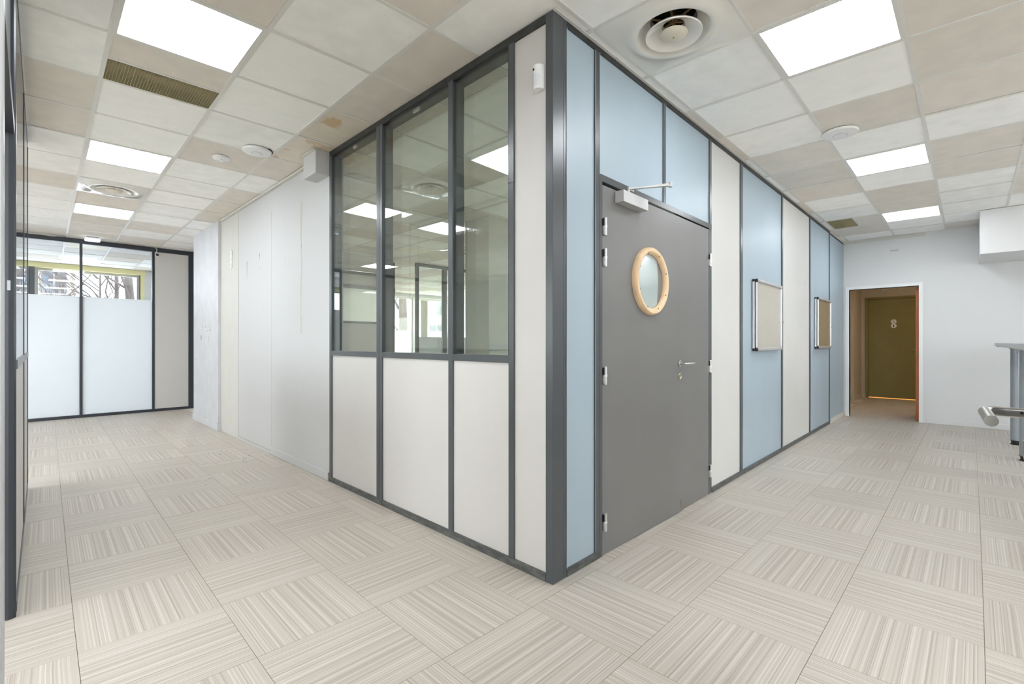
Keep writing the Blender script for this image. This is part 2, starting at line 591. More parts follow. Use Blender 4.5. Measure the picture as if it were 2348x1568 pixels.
# grid runners, one per line
def runner(pts, hw, z):
    mb = MB()
    for a, b in zip(pts[:-1], pts[1:]):
        dx, dy = b[0] - a[0], b[1] - a[1]
        l = math.hypot(dx, dy)
        nx, ny = -dy / l * hw, dx / l * hw
        mb.prism([(a[0] + nx, a[1] + ny), (b[0] + nx, b[1] + ny), (b[0] - nx, b[1] - ny), (a[0] - nx, a[1] - ny)], z, z + 0.004)
        mb.prism([(a[0] + nx * .1, a[1] + ny * .1), (b[0] + nx * .1, b[1] + ny * .1), (b[0] - nx * .1, b[1] - ny * .1), (a[0] - nx * .1, a[1] - ny * .1)], z + 0.004, z + 0.04)
    return mb
def inside(p):
    return -6.95 < p[0] < 12.9 and -5.15 < p[1] < 12.25 and not (p[0] > 7.8 and p[1] < 0.15)
for j in range(-13, 24):
    pts = [p for p in (node(i, j, 'c') for i in range(-9, 24)) if inside(p)]
    if len(pts) > 1:
        runner(pts, 0.0115, H).build('ceiling_runner', M['grid'], ceiling)
for i in range(-9, 24):
    pts = [p for p in (node(i, j, 'c') for j in range(-13, 24)) if inside(p)]
    if len(pts) > 1:
        runner(pts, 0.0105, H + 0.0006).build('ceiling_cross_runner', M['grid'], ceiling)

# wall angle pieces along the panelled wall
for k, (a, b) in enumerate([(0.0, 0.56), (0.57, 1.4), (1.41, 2.2), (2.21, 3.1), (3.11, 4.05), (4.06, 5.1), (5.11, 6.4)]):
    B(a, b, -0.022, 0.0, H - 0.003, H + 0.002).build('wall_angle', M['grid'], ceiling)
B(6.42, 7.48, -0.012, 0.0, H - 0.03, H).build('wall_angle', M['plaster'], ceiling)

# ------------------------------------------------------------------ ceiling lights
light_labels = {(1, -2): 'nearest square light panel of the left corridor, beside the mesh grille',
                (5, -2): 'middle square light panel of the left corridor ceiling',
                (9, -2): 'farthest square light panel of the left corridor, behind the round air diffuser',
                (-3, 2): 'nearest square light panel right of the blue wall, beside the round diffuser',
                (-3, 6): 'middle square light panel of the right corridor, past the white disc',
                (-3, 10): 'farthest square light panel of the right corridor ceiling'}
def make_light(ij, m, label):
    q = cquad(*ij)
    cx, cy = ccentre(*ij)
    t = thing('ceiling_light', (cx, cy, H), label, 'ceiling light', 'recessed square ceiling lights')
    qo, qi = inset(q, 0.0), inset(q, 0.025)
    mb = MB()
    for a in range(4):
        b = (a + 1) % 4
        mb.prism([qo[a], qo[b], qi[b], qi[a]], H - 0.0012, H + 0.012)
    mb.build('frame', M['grid'], t)
    MB().prism(qi, H + 0.001, H + 0.010).build('diffuser', m, t)
    return t
for ij in LIGHTS:
    make_light(ij, M['glow'], light_labels[ij])
for k, ij in enumerate(LIGHTS_OFF_VIEW):
    lab = {(5, -4): 'square light panel of the side room, seen mirrored in the office glass',
           (11, -6): 'far light panel of the side room, seen small in the office glass',
           (13, -6): 'farthest light panel left of the corridor, seen small in the office glass',
           (-3, -2): 'unseen light panel added above and behind the camera', (-7, 2): 'first light panel of the unseen row added near the back window wall',
           (-7, 6): 'second light panel of the unseen row added near the back window wall', (-7, 10): 'third light panel of the unseen row added near the back window wall',
           (-7, -2): 'unseen light panel added near the left end of the back window wall', (1, -6): 'unseen light panel added in the middle of the side room',
           (-3, -6): 'unseen light panel added in the back corner of the side room', (0, 2): 'light panel added to brighten the office, hidden behind the grey double door wall',
           (0, 6): 'light panel added to brighten the office, hidden behind the notice boards', (0, 10): 'light panel added to brighten the office, hidden behind the far end of the blue wall'}[ij]
    make_light(ij, M['glow'], lab)
make_light(UNLIT[0], M['unlit'], 'unlit yellowish light panel seen through the office glass')
make_light(UNLIT[1], M['unlit'], 'unlit yellowish light panel in the room behind the frosted partition')

# ------------------------------------------------------------------ round air diffusers
def make_diffuser(ij, label):
    q = inset(cquad(*ij), 0.004)
    cx, cy = ccentre(*ij)
    t = thing('air_diffuser', (cx, cy, H), label, 'air vent', 'round ceiling air diffusers')
    seg = 48
    # square plate with a round hole
    r0 = 0.235
    mb = MB()
    vs_ = []
    for k in range(seg):
        a = 2 * PI * k / seg + PI / 4
        # point on the square outline
        f = (k / seg * 4) % 4
        e = int(f) % 4
        u = f - int(f)
        p, s = q[e], q[(e + 1) % 4]
        vs_.append((p[0] + (s[0] - p[0]) * u, p[1] + (s[1] - p[1]) * u, H - 0.001))
    ang = [math.atan2(v[1] - cy, v[0] - cx) for v in vs_]
    prof = [(0.245, 0.0), (0.236, -0.006), (0.215, -0.009), (0.198, -0.012), (0.186, -0.008), (0.178, 0.004), (0.150, 0.035), (0.118, 0.060), (0.112, 0.10)]
    n = len(prof)
    for r, hh in prof:
        for k in range(seg):
            vs_.append((cx + r * math.cos(ang[k]), cy + r * math.sin(ang[k]), H - 0.001 + hh))
    fs = []
    for i in range(n):
        for k in range(seg):
            k2 = (k + 1) % seg
            fs.append((i * seg + k, i * seg + k2, (i + 1) * seg + k2, (i + 1) * seg + k))
    mb.add(vs_, fs)
    mb.build('plate', M['gloss'], t, smooth=True)
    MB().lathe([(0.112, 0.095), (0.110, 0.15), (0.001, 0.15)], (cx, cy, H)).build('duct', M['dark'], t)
    MB().lathe([(0.142, -0.020), (0.144, -0.014), (0.125, 0.004), (0.09, 0.020), (0.062, 0.032), (0.055, 0.045),
                (0.052, 0.045), (0.058, 0.028), (0.088, 0.012), (0.122, -0.006), (0.140, -0.020), (0.142, -0.020)], (cx, cy, H)).build('ring', M['gloss'], t, smooth=True)
    MB().lathe([(0.0005, -0.030), (0.02, -0.030), (0.05, -0.024), (0.068, -0.015), (0.070, -0.011), (0.050, -0.004), (0.0005, 0.006)], (cx, cy, H)).build('centre_disc', M['cream'], t, smooth=True)
    MB().lathe([(0.0005, -0.0325), (0.004, -0.0325), (0.005, -0.029)], (cx, cy, H), seg=12).build('screw', M['brass'], t)
    mb = MB()
    for k in range(3):
        a = k * PI / 3 + 0.3
        dx, dy = math.cos(a) * 0.12, math.sin(a) * 0.12
        mb.tube([(cx - dx, cy - dy, H + 0.062), (cx, cy, H + 0.052), (cx + dx, cy + dy, H + 0.062)], 0.006, 6)
    mb.tube([(cx, cy, H), (cx, cy, H + 0.11)], 0.008, 8)
    mb.build('spider_bracket', M['brass'], t)
    return t
dl = {(-2, 1): 'large round air diffuser in a glossy white plate beside the corner post',
      (7, -2): 'round air diffuser in a glossy plate in the left corridor ceiling',
      (3, 2): 'round air diffuser seen through the office glass, nearer one',
      (7, 6): 'round air diffuser seen through the office glass, farther one',
      (13, -3): 'round air diffuser seen above the frosted partition'}
for ij in DIFFUSERS:
    make_diffuser(ij, dl[ij])

# ------------------------------------------------------------------ grilles
def lerp(a, b, u):
    return (a[0] + (b[0] - a[0]) * u, a[1] + (b[1] - a[1]) * u)
def bil(q, u, v):
    return lerp(lerp(q[0], q[3], v), lerp(q[1], q[2], v), u)
def part_quad(q, u0, u1, v0, v1):
    return [bil(q, u0, v0), bil(q, u1, v0), bil(q, u1, v1), bil(q, u0, v1)]
# near grille: far half of cell (2,-2); i runs away from the camera
def make_grille(ij, along_i, label, nl, nc, name):
    q = inset(cquad(*ij), 0.009)
    cx, cy = ccentre(*ij)
    if along_i:
        gq = part_quad(q, 0.5, 0.99, 0.0, 1.0); tq = part_quad(q, 0.0, 0.47, 0.0, 1.0); bar = part_quad(q, 0.47, 0.50, 0.0, 1.0)
    else:
        gq = part_quad(q, 0.5, 1.0, 0.0, 1.0); tq = part_quad(q, 0.0, 0.46, 0.0, 1.0); bar = part_quad(q, 0.46, 0.50, 0.0, 1.0)
    MB().prism(tq, H + 0.004, H + 0.02).build('ceiling_tile', M['tileD'], ceiling)
    MB().prism(bar, H + 0.0005, H + 0.02).build('ceiling_cross_runner', M['grid'], ceiling)
    t = thing(name, (cx, cy, H), label, 'air vent')
    mb = MB()
    for k in range(nl + 1):
        v = k / nl
        a, b = bil(gq, 0, v), bil(gq, 1, v)
        dx, dy = gq[3][0] - gq[0][0], gq[3][1] - gq[0][1]
        l = math.hypot(dx, dy); hx, hy = dx / l * 0.0007, dy / l * 0.0007
        mb.prism([(a[0] - hx, a[1] - hy), (b[0] - hx, b[1] - hy), (b[0] + hx, b[1] + hy), (a[0] + hx, a[1] + hy)], H + 0.001, H + 0.007)
    for k in range(nc + 1):
        u = k / nc
        a, b = bil(gq, u, 0), bil(gq, u, 1)
        dx, dy = gq[1][0] - gq[0][0], gq[1][1] - gq[0][1]
        l = math.hypot(dx, dy); hx, hy = dx / l * 0.0007, dy / l * 0.0007
        mb.prism([(a[0] - hx, a[1] - hy), (b[0] - hx, b[1] - hy), (b[0] + hx, b[1] + hy), (a[0] + hx, a[1] + hy)], H + 0.0015, H + 0.006)
    o = mb.build('mesh_core', M['louvre'], t)
    o['kind'] = 'stuff'
    mb = MB()
    gi = inset(gq, -0.006)
    g2 = inset(gq, 0.001)
    for a in range(4):
        b = (a + 1) % 4
        mb.prism([gi[a], gi[b], g2[b], g2[a]], H + 0.0008, H + 0.016)
    mb.build('rim', M['louvre'], t)
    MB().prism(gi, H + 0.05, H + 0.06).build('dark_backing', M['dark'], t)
    return t
make_grille((2, -2), True, 'beige eggcrate mesh grille in the ceiling next to the near left light', 38, 24, 'ceiling_grille')
make_grille((-2, 10), False, 'small slatted ceiling grille at the far end of the blue wall', 30, 2, 'slatted_grille')

# ------------------------------------------------------------------ small ceiling devices
def disc_thing(name, x, y, r, label, cat, wire=False, group=None):
    t = thing(name, (x, y, H), label, cat, group)
    MB().lathe([(r * 0.93, 0.0), (r, -0.006), (r, -0.013), (r * 0.95, -0.021), (r * 0.42, -0.031), (0.0005, -0.031)], (x, y, H)).build('housing', M['plastic'], t, smooth=True)
    MB().lathe([(r * 0.36, -0.0305), (r * 0.36, -0.0335), (r * 0.33, -0.0345), (0.0005, -0.0345)], (x, y, H)).build('centre_cap', M['plastic'], t, smooth=True)
    MB().lathe([(r * 0.392, -0.0305), (r * 0.392, -0.0318), (r * 0.37, -0.0318), (r * 0.37, -0.0305)], (x, y, H)).build('groove', M['smudge'], t)
    return t
disc_thing('wireless_access_point', 2.60, -0.755, 0.120, 'round white disc device on the right corridor ceiling', 'access point')
ap = disc_thing('wireless_access_point', -0.455, 2.875, 0.112, 'round white disc device with a dark gap above it on the left corridor ceiling', 'access point')
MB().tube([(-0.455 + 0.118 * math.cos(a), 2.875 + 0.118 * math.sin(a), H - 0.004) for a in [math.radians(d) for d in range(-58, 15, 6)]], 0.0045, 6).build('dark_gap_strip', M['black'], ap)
sx, sy = -0.625, 3.27
t = thing('smoke_detector', (sx, sy, H), 'small white smoke detector on a beige tile in the left corridor', 'smoke detector')
MB().lathe([(0.064, 0), (0.067, -0.008), (0.066, -0.016), (0.055, -0.024), (0.045, -0.028), (0.0005, -0.030)], (sx, sy, H)).build('base', M['plastic'], t, smooth=True)
for k in range(3):
    a = k * 2.09 + 0.4
    MB().lathe([(0.005, -0.0285), (0.005, -0.0315), (0.0005, -0.0315)], (sx + 0.028 * math.cos(a), sy + 0.028 * math.sin(a), H), seg=10).build('sensor_hole', M['smudge'], t)
# small detector and emergency light far left
t = thing('emergency_light', (-1.13, 8.33, H), 'small rectangular emergency light on the ceiling above the frosted partition', 'emergency light')
B(-1.205, -1.055, 8.29, 8.37, H - 0.022, H).build('housing', M['smudge'], t, bevel=0.003)
MB().prism([(-1.22, 8.275), (-1.04, 8.275), (-1.04, 8.385), (-1.22, 8.385)], H - 0.062, H - 0.022).build('lens', M['led'], t, bevel=0.008)

# ================================================================== GLAZED PARTITION (left face of the corner office)
gp = thing('wall_glazed', (0, 1.2, 0), 'grey framed glazed office partition with cream lower panels', 'wall', kind='structure')
F = M['frame']
FX = -0.006   # frame stands a little proud
# corner post
mb = MB().box(FX, 0.078, FX, 0.0407, 0, H)
mb.build('corner_post', F, gp, bevel=0.002)
B(0.0795, 0.1075, FX + .001, 0.05, 0, H).build('post_strip', F, gp, bevel=0.0015)
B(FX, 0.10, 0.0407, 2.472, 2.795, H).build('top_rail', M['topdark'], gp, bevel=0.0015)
B(FX - 0.002, 0.10, 0.0407, 2.472, 0.0, 0.042).build('bottom_rail', M['scuffed'], gp, bevel=0.0015)
muls = [(0.262, 0.301), (0.780, 0.8225), (1.603, 1.684), (2.430, 2.472)]
for a, b in muls:
    B(FX - 0.001, 0.085, a, b, 0.042, 2.795).build('mullion', F, gp, bevel=0.0015)
# double mullion groove
B(FX - 0.002, 0.0, 1.6425, 1.6455, 0.042, 2.795).build('mullion_groove', M['black'], gp)
bays = [(0.301, 0.780), (0.8225, 1.603), (1.684, 2.430)]
for a, b in bays:
    B(FX - 0.0005, 0.085, a, b, 1.085, 1.125).build('sill_rail', F, gp, bevel=0.0015)
    B(0.004, 0.075, a, b, 0.042, 1.085).build('lower_panel', M['panelw'], gp)
    B(0.006, 0.012, a, b, 1.125, 2.795).build('glass_pane', M['glass'], gp)
    B(0.076, 0.082, a, b, 1.125, 2.795).build('inner_glass_pane', M['glass'], gp)
    # glazing bead lines
    B(-0.003, 0.006, a, a + 0.006, 1.125, 2.795).build('glazing_bead', M['black'], gp)
    B(-0.003, 0.006, a, b, 2.787, 2.795).build('glazing_bead', M['black'], gp)
B(0.004, 0.075, 0.0407, 0.262, 0.042, 2.795).build('tall_panel', M['panelw'], gp)
B(0.02, 0.034, 1.18, 1.25, 2.765, 2.785).build('glass_clip', M['alu'], gp)
B(0.02, 0.034, 2.05, 2.10, 2.765, 2.785).build('glass_clip', M['alu'], gp)
B(-0.009, 0.0, 0.262, 0.301, 2.05, 2.052).build('mullion_joint', M['black'], gp)

# ================================================================== PANELLED WALL (right face)
pw = thing('wall_panelled', (3.2, 0, 0), 'long office wall of alternating pale blue and white panels', 'wall', kind='structure')
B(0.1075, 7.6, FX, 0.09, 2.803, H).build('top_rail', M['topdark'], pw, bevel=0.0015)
B(0.1075, 0.40, FX - 0.002, 0.09, 0.0, 0.041).build('bottom_rail', M['scuffed'], pw, bevel=0.0015)
for a, b in [(1.985, 4.9), (4.902, 6.39)]:
    B(a, b, FX - 0.004, 0.09, 0.0, 0.04).build('bottom_rail', M['scuffed'], pw, bevel=0.0015)
def blue_panel(x0, x1, z0, z1, m='blue', ragged=True):
    """board with a slightly ragged painted edge"""
    o = B(x0, x1, 0.002, 0.06, z0, z1).build('wall_panel', M[m], pw)
    if m == 'blue':
        o['label'] = 'pale blue painted panel'
    if ragged:
        r = random.Random(int(x0 * 100))
        for e, sgn in ((x0, -1), (x1, 1)):
            # paint that strays over the frame edge
            z = z0
            pts = []
            while z < z1:
                pts.append((r.uniform(0.000, 0.006), z))
                z += r.uniform(0.05, 0.3)
            pts.append((0.003, z1))
            vs_, fs = [], []
            for w, zz in pts:
                vs_ += [(e - sgn * 0.001, FX - 0.0022, zz), (e + sgn * w, FX - 0.0022, zz)]
            for k in range(len(pts) - 1):
                fs.append((2 * k, 2 * k + 1, 2 * k + 3, 2 * k + 2))
            MB().add(vs_, fs).build('paint_edge', M[m], pw)
blue_panel(0.1075, 0.360, 0.041, 2.803)
blue_panel(0.405, 1.164, 2.130, 2.803)
blue_panel(1.196, 1.945, 2.130, 2.803)
blue_panel(1.985, 2.645, 0.040, 2.803, 'panelw2', False)
blue_panel(2.705, 3.938, 0.040, 2.803)
blue_panel(3.990, 5.195, 0.040, 2.803, 'panelw2', False)
blue_panel(5.245, 6.385, 0.040, 2.803)
for a, b, z0, z1 in [(0.360, 0.405, 0.0, 2.803), (1.164, 1.196, 2.135, 2.803), (1.945, 1.985, 0.0, 2.803), (2.645, 2.705, 0.04, 2.803),
                     (3.938, 3.990, 0.04, 2.803), (5.195, 5.245, 0.04, 2.803)]:
    B(a, b, FX, 0.085, z0, z1).build('upright', F, pw, bevel=0.0015)
B(6.385, 6.43, FX + 0.002, 0.085, 0.0, 2.803).build('upright', M['frame_d'], pw)
B(6.43, 7.50, -0.004, 0.09, 0.0, 2.79).build('painted_plaster', M['blue'], pw)
B(6.44, 7.49, -0.016, -0.004, 0.0, 0.068).build('skirting', M['plaster'], pw, bevel=0.003)
# adhesive residue marks on the second white panel
r3 = random.Random(8)
for z, hh in [(1.935, .05), (1.80, .05), (1.25, .055), (1.10, .055), (0.60, .06)]:
    for x in (4.19, 4.53, 4.70, 5.02):
        MB().box(x - 0.014, x + 0.014, -0.0004, 0.002, z - hh / 2 + r3.uniform(-.01, .01), z + hh / 2).build('adhesive_mark', M['mark'], pw)

# ================================================================== DOUBLE DOOR
d1 = thing('door_1', (1.18, 0, 0), 'grey double door with a round porthole in the panelled wall', 'door', kind='structure')
B(0.405, 1.985, FX - 0.001, 0.085, 2.096, 2.135).build('head_frame', F, d1, bevel=0.0015)
B(0.405, 0.428, FX - 0.001, 0.085, 0.0, 2.096).build('jamb', F, d1, bevel=0.001)
B(1.932, 1.945, FX - 0.001, 0.085, 0.0, 2.096).build('jamb', F, d1, bevel=0.001)
B(0.428, 1.932, 0.03, 0.085, 2.082, 2.096).build('head_rebate', M['black'], d1)
# leaves, opened by a hair, so the meeting edge stands proud
la = MB().prism([(0.432, -0.004), (1.402, -0.018), (1.402, 0.024), (0.432, 0.036)], 0.006, 2.079).build('door_leaf', M['door_grey'], d1, bevel=0.0015)
lb = MB().prism([(1.404, -0.006), (1.926, -0.006), (1.926, 0.034), (1.404, 0.034)], 0.006, 2.085).build('door_leaf', M['door_grey'], d1, bevel=0.0015)
B(0.4285, 0.4315, 0.0, 0.03, 0.0, 2.07).build('raw_edge', M['orange'], d1)
# porthole
PX, PZ, PY = 0.960, 1.585, -0.012
ring = MB().lathe([(0.172, 0.004), (0.172, -0.012), (0.180, -0.026), (0.192, -0.032), (0.204, -0.031), (0.213, -0.022), (0.216, -0.008), (0.216, 0.004)],
           (PX, PY, PZ), 'y', 64).build('porthole_ring', M['pine'], d1, smooth=True)
for a in (20, 65, 110, 155, 200, 245, 290, 335):
    MB().lathe([(0.006, -0.0305), (0.006, -0.0335), (0.0005, -0.0335)], (PX + 0.184 * math.cos(math.radians(a)), PY + 0.004, PZ + 0.184 * math.sin(math.radians(a))), 'y', 10).build('screw_plug', M['pine_dk'], d1)
MB().lathe([(0.172, -0.002), (0.168, 0.001), (0.160, 0.002)], (PX, PY, PZ), 'y', 64).build('porthole_seal', M['black'], d1)
pg_m = mat('porthole_glass', (170, 182, 180), 0.05, var=0.01)  # opaque; pale tone of reflections and lit room put into the colour
MB().lathe([(0.172, -0.001), (0.0005, -0.0015)], (PX, PY, PZ), 'y', 64).build('porthole_pane', pg_m, d1)
# hinges
def hinge(x, z, y=-0.016):
    o = MB().lathe([(0.0005, -0.05), (0.0085, -0.05), (0.0085, -0.006)], (x, y, z), 'z', 14)
    o.lathe([(0.0085, 0.006), (0.0085, 0.05), (0.0005, 0.05)], (x, y, z), 'z', 14)
    o.box(x - 0.014, x - 0.002, y + 0.002, 0.0, z - 0.045, z + 0.045)
    h = o.build('hinge', M['alu'], d1, smooth=True)
    b = MB().lathe([(0.010, -0.006), (0.010, 0.006)], (x, y, z), 'z', 14, cap=True).build('hinge_band', M['plastic'], None)
    b.parent = h
    k = B(x - 0.016, x - 0.006, y + 0.0, -0.006, z + 0.004, z + 0.044).build('hinge_leaf', M['black'], None)
    k.parent = h
for z in (1.845, 1.672, 1.010, 0.190):
    hinge(0.446, z)
for z in (1.845, 1.008, 0.185):
    hinge(1.938, z)
# lever handle and lock rose
hx, hy, hz = 1.375, -0.0176, 1.047
h = MB().lathe([(0.0005, -0.010), (0.022, -0.010), (0.0245, -0.008), (0.0245, 0.0)], (hx, hy, hz), 'y', 28).build('handle_rose', M['steel'], d1, smooth=True)
o = MB().tube([(hx, hy - 0.008, hz), (hx, hy - 0.040, hz), (hx + 0.004, hy - 0.050, hz), (hx + 0.014, hy - 0.054, hz), (hx + 0.125, hy - 0.054, hz)], 0.0088, 14).build('lever', M['steel'], None, smooth=True)
o.parent = h
lz = 0.960
h = MB().lathe([(0.014, -0.004), (0.020, -0.009), (0.0235, -0.007), (0.0245, 0.0)], (hx, hy, lz), 'y', 28).build('lock_rose', M['steel'], d1, smooth=True)
o = MB().box(hx - 0.007, hx + 0.007, hy - 0.006, hy, lz - 0.014, lz + 0.014).build('key_cylinder', M['brassy'], None)
o.parent = h
B(1.402, 1.410, -0.020, -0.010, 0.03, 0.085).build('floor_bolt', M['brassy'], d1)
# door closer
CY0 = -0.006
cl = B(0.560, 0.845, CY0 - 0.058, CY0, 2.003, 2.070).build('closer_box', M['alu_paint'], d1, bevel=0.002)
o = MB().lathe([(0.012, 2.068), (0.012, 2.095), (0.0005, 2.095)], (0.655, -0.036, 0), 'z', 14).build('spindle', M['steel'], None)
o.parent = cl
mb = MB()
def flatbar(p, q, w, h):
    p, q = Vector(p), Vector(q)
    t_ = (q - p).normalized()
    s = Vector((-t_.y, t_.x, 0)).normalized() * w / 2
    u = Vector((0, 0, h / 2))
    m_ = MB()
    m_.add([p - s - u, q - s - u, q + s - u, p + s - u, p - s + u, q - s + u, q + s + u, p + s + u],
           [(0, 3, 2, 1), (4, 5, 6, 7), (0, 1, 5, 4), (1, 2, 6, 5), (2, 3, 7, 6), (3, 0, 4, 7)])
    return m_
EL = (0.840, -0.209, 2.128)
o = flatbar((0.655, -0.036, 2.100), (EL[0], EL[1], 2.124), 0.020, 0.008).build('closer_arm', M['alu'], None, bevel=0.001); o.parent = cl
o = flatbar((0.72, -0.010, 2.118), (EL[0], EL[1], 2.134), 0.014, 0.010).build('closer_arm', M['alu'], None, bevel=0.001); o.parent = cl
o = MB().lathe([(0.0005, 2.115), (0.011, 2.115), (0.011, 2.142), (0.0005, 2.142)], (EL[0], EL[1], 0), 'z', 16).build('elbow_pivot', M['alu'], None); o.parent = cl
o = B(0.690, 0.750, -0.022, FX, 2.106, 2.126).build('frame_bracket', M['alu_paint'], None, bevel=0.001); o.parent = cl

# ================================================================== NOTICE BOARDS
def board(x0, x1, z0, z1, felt, label):
    t = thing('notice_board', ((x0 + x1) / 2, -0.02, z0), label, 'notice board')
    D1, D2 = -0.026, -0.050
    w = 0.030
    B(x0, x1, D1, 0.0, z0, z1).build('back_tray', M['alu'], t, bevel=0.008, seg=3)
    mb_ = [('frame_rail', (x0 + w, x1 - w, D2, D1 - 0.002, z1 - w, z1)), ('frame_rail', (x0 + w, x1 - w, D2, D1 - 0.002, z0, z0 + w)),
           ('frame_stile', (x0, x0 + w, D2, D1 - 0.002, z0 + w, z1 - w)), ('frame_stile', (x1 - w, x1, D2, D1 - 0.002, z0 + w, z1 - w))]
    for nme, b in mb_:
        B(*b).build(nme, M['alu'], t, bevel=0.008, seg=3)
    for xx in (x0, x1 - w):
        for zz in (z0, z1 - w):
            B(xx - 0.001, xx + w + 0.001, D2 - 0.001, D1 - 0.001, zz - 0.001, zz + w + 0.001).build('corner_cap', M['black'] if xx == x0 else M['alu'], t, bevel=0.010, seg=3)
            if xx == x0:
                B(xx - 0.001, xx + w * 0.7, D1, -0.001, zz - 0.001, zz + w + 0.001).build('corner_cap', M['black'], t, bevel=0.009, seg=3)
    B(x0 + w - 0.004, x1 - w + 0.004, D1 - 0.006, D1 + 0.001, z0 + w - 0.004, z1 - w + 0.004).build('felt_pad', M[felt], t)
    B(x0 + 0.002, x0 + 0.004, D1 - 0.002, D1 - 0.0005, z0 + w, z1 - w).build('door_gap', M['black'], t)
    B(x0 + w - 0.002, x1 - w + 0.002, D1 - 0.014, D1 - 0.011, z0 + w - 0.002, z1 - w + 0.002).build('front_pane', M['glass_w'], t)
    MB().lathe([(0.0005, -0.012), (0.007, -0.012), (0.009, -0.008), (0.009, 0.0)], (x1 - w / 2 - 0.004, D2, (z0 + z1) / 2 - 0.04), 'y', 18).build('lock', M['steel'], t, smooth=True)
    return t
board(2.967, 3.800, 1.115, 1.797, 'cork1', 'nearer silver framed notice board with a pale pinkish back, on the blue panel')
board(5.467, 6.290, 1.115, 1.797, 'cork2', 'farther silver framed notice board with a tan back, on the last blue panel')

# ================================================================== MOTION DETECTOR
t = thing('motion_detector', (0, 0.085, 2.47), 'white upright motion detector on the tall cream panel beside the corner post', 'detector')
def half_tube(x, y, r, z0, z1, k=0.9):
    pts = [(x, y + r)] + [(x - r * k * math.sin(a) - 0.012 * math.sin(a), y + r * math.cos(a)) for a in [math.radians(d) for d in range(10, 180, 10)]] + [(x, y - r)]
    return MB().prism(pts, z0, z1)
half_tube(0.004, 0.085, 0.031, 2.470, 2.592).build('housing', M['plastic'], t, bevel=0.003, smooth=True)
MB().lathe([(0.0005, -0.0425), (0.0048, -0.0425), (0.0055, -0.034)], (0.004, 0.094, 2.568), 'x', 14).build('lens_eye', M['black'], t)
pts = []
half = MB()
n_ = 10
vs_, fs = [], []
for k in range(n_ + 1):
    a = math.radians(42 + 96 * k / n_)
    top = 2.536 + 0.012 * math.sin(math.pi * k / n_)
    xx, yy = 0.004 - (0.031 * .9 + 0.0128) * math.sin(a), 0.085 + 0.0315 * math.cos(a)
    vs_ += [(xx, yy, 2.482), (xx, yy, top)]
for k in range(n_):
    fs.append((2 * k, 2 * k + 1, 2 * k + 3, 2 * k + 2))
MB().add(vs_, fs).build('lens_window', mat('milky_lens', (226, 228, 234), 0.4), t, smooth=True)

# ================================================================== WHITE WALL left + pillar
wl = thing('wall_left', (0, 4.3, 0), 'white plaster wall beyond the glazed partition, ending in a scuffed pillar', 'wall', kind='structure')
B(0.0, 0.12, 2.476, 5.03, 0.0, H + 0.1).build('plaster_face', M['wall'], wl)
B(0.001, 0.12, 5.03, 5.80, 0.0, H + 0.1).build('plaster_face', mat('ivory_wall_paint', (200, 199, 193), 0.6, var=0.02), wl)
B(-0.012, 0.0, 2.490, 3.885, 0.0, 0.076).build('baseboard', M['wall'], wl, bevel=0.004)
B(-0.013, 0.0, 2.478, 2.489, 0.0, 0.072).build('baseboard_end', M['tear'], wl)
B(-0.002, 0.0, 3.90, 5.02, 0.03, 0.034).build('baseboard_joint', M['tear'], wl)  # thin darker line above the sheet foot
B(-0.003, 0.0, 3.89, 5.022, 0.0, 0.030).build('sheet_foot', M['wall'], wl)
B(-0.005, 0.0, 5.018, 5.040, 0.0, 2.05).build('joint_cover', M['wall'], wl, bevel=0.001)
B(-0.002, 0.0, 5.022, 5.036, 2.05, H).build('joint_filler', M['joint'], wl)
B(-0.0015, 0.0, 3.882, 3.888, 0.05, 2.6).build('joint_filler', M['wall'], wl)
for k in range(7):   # long uneven filled crack
    z0_ = 1.28 + k * 0.18
    B(-0.0012, 0.0, 3.082 + 0.012 * math.sin(k * 1.7), 3.106 + 0.010 * math.sin(k * 1.3), z0_, z0_ + 0.182).build('filled_crack', M['joint'], wl)
for y_, z0_, z1_, w_, m_ in [(4.70, 1.95, 2.16, 0.020, 'tear'), (4.255, 2.13, 2.20, 0.022, 'tear'), (4.49, 2.05, 2.07, .012, 'tear'), (4.25, 2.02, 2.045, .012, 'tear'),
                             (4.36, 2.09, 2.105, .010, 'tear'), (3.496, 2.435, 2.475, .008, 'tear'), (3.496, 2.0, 2.06, .008, 'tear'), (3.10, 2.49, 2.53, .014, 'tear'),
                             (2.56, 2.50, 2.52, .006, 'tear'), (3.085, 2.10, 2.13, .010, 'tear'), (4.08, 1.28, 1.33, .05, 'sheen'), (4.6, 1.30, 1.36, .03, 'sheen')]:
    if m_ == 'sheen':
        continue
    MB().add([(-0.0008, y_ - w_ / 2, z1_), (-0.0008, y_ + w_ / 2, z1_ - 0.004), (-0.0008, y_ + w_ * 0.1, z0_), (-0.0008, y_ - w_ * 0.15, z0_ + 0.006)], [(0, 1, 2, 3)]).build('torn_patch', M[m_], wl)
# socket strip
s_ = B(-0.010, 0.0, 5.285, 5.345, 2.15, 2.375).build('cable_plate', M['plastic'], wl, bevel=0.003)
for zz in (2.19, 2.26, 2.33):
    o = B(-0.0115, -0.010, 5.305, 5.318, zz - 0.008, zz + 0.008).build('plate_slot', M['smudge'], None); o.parent = s_
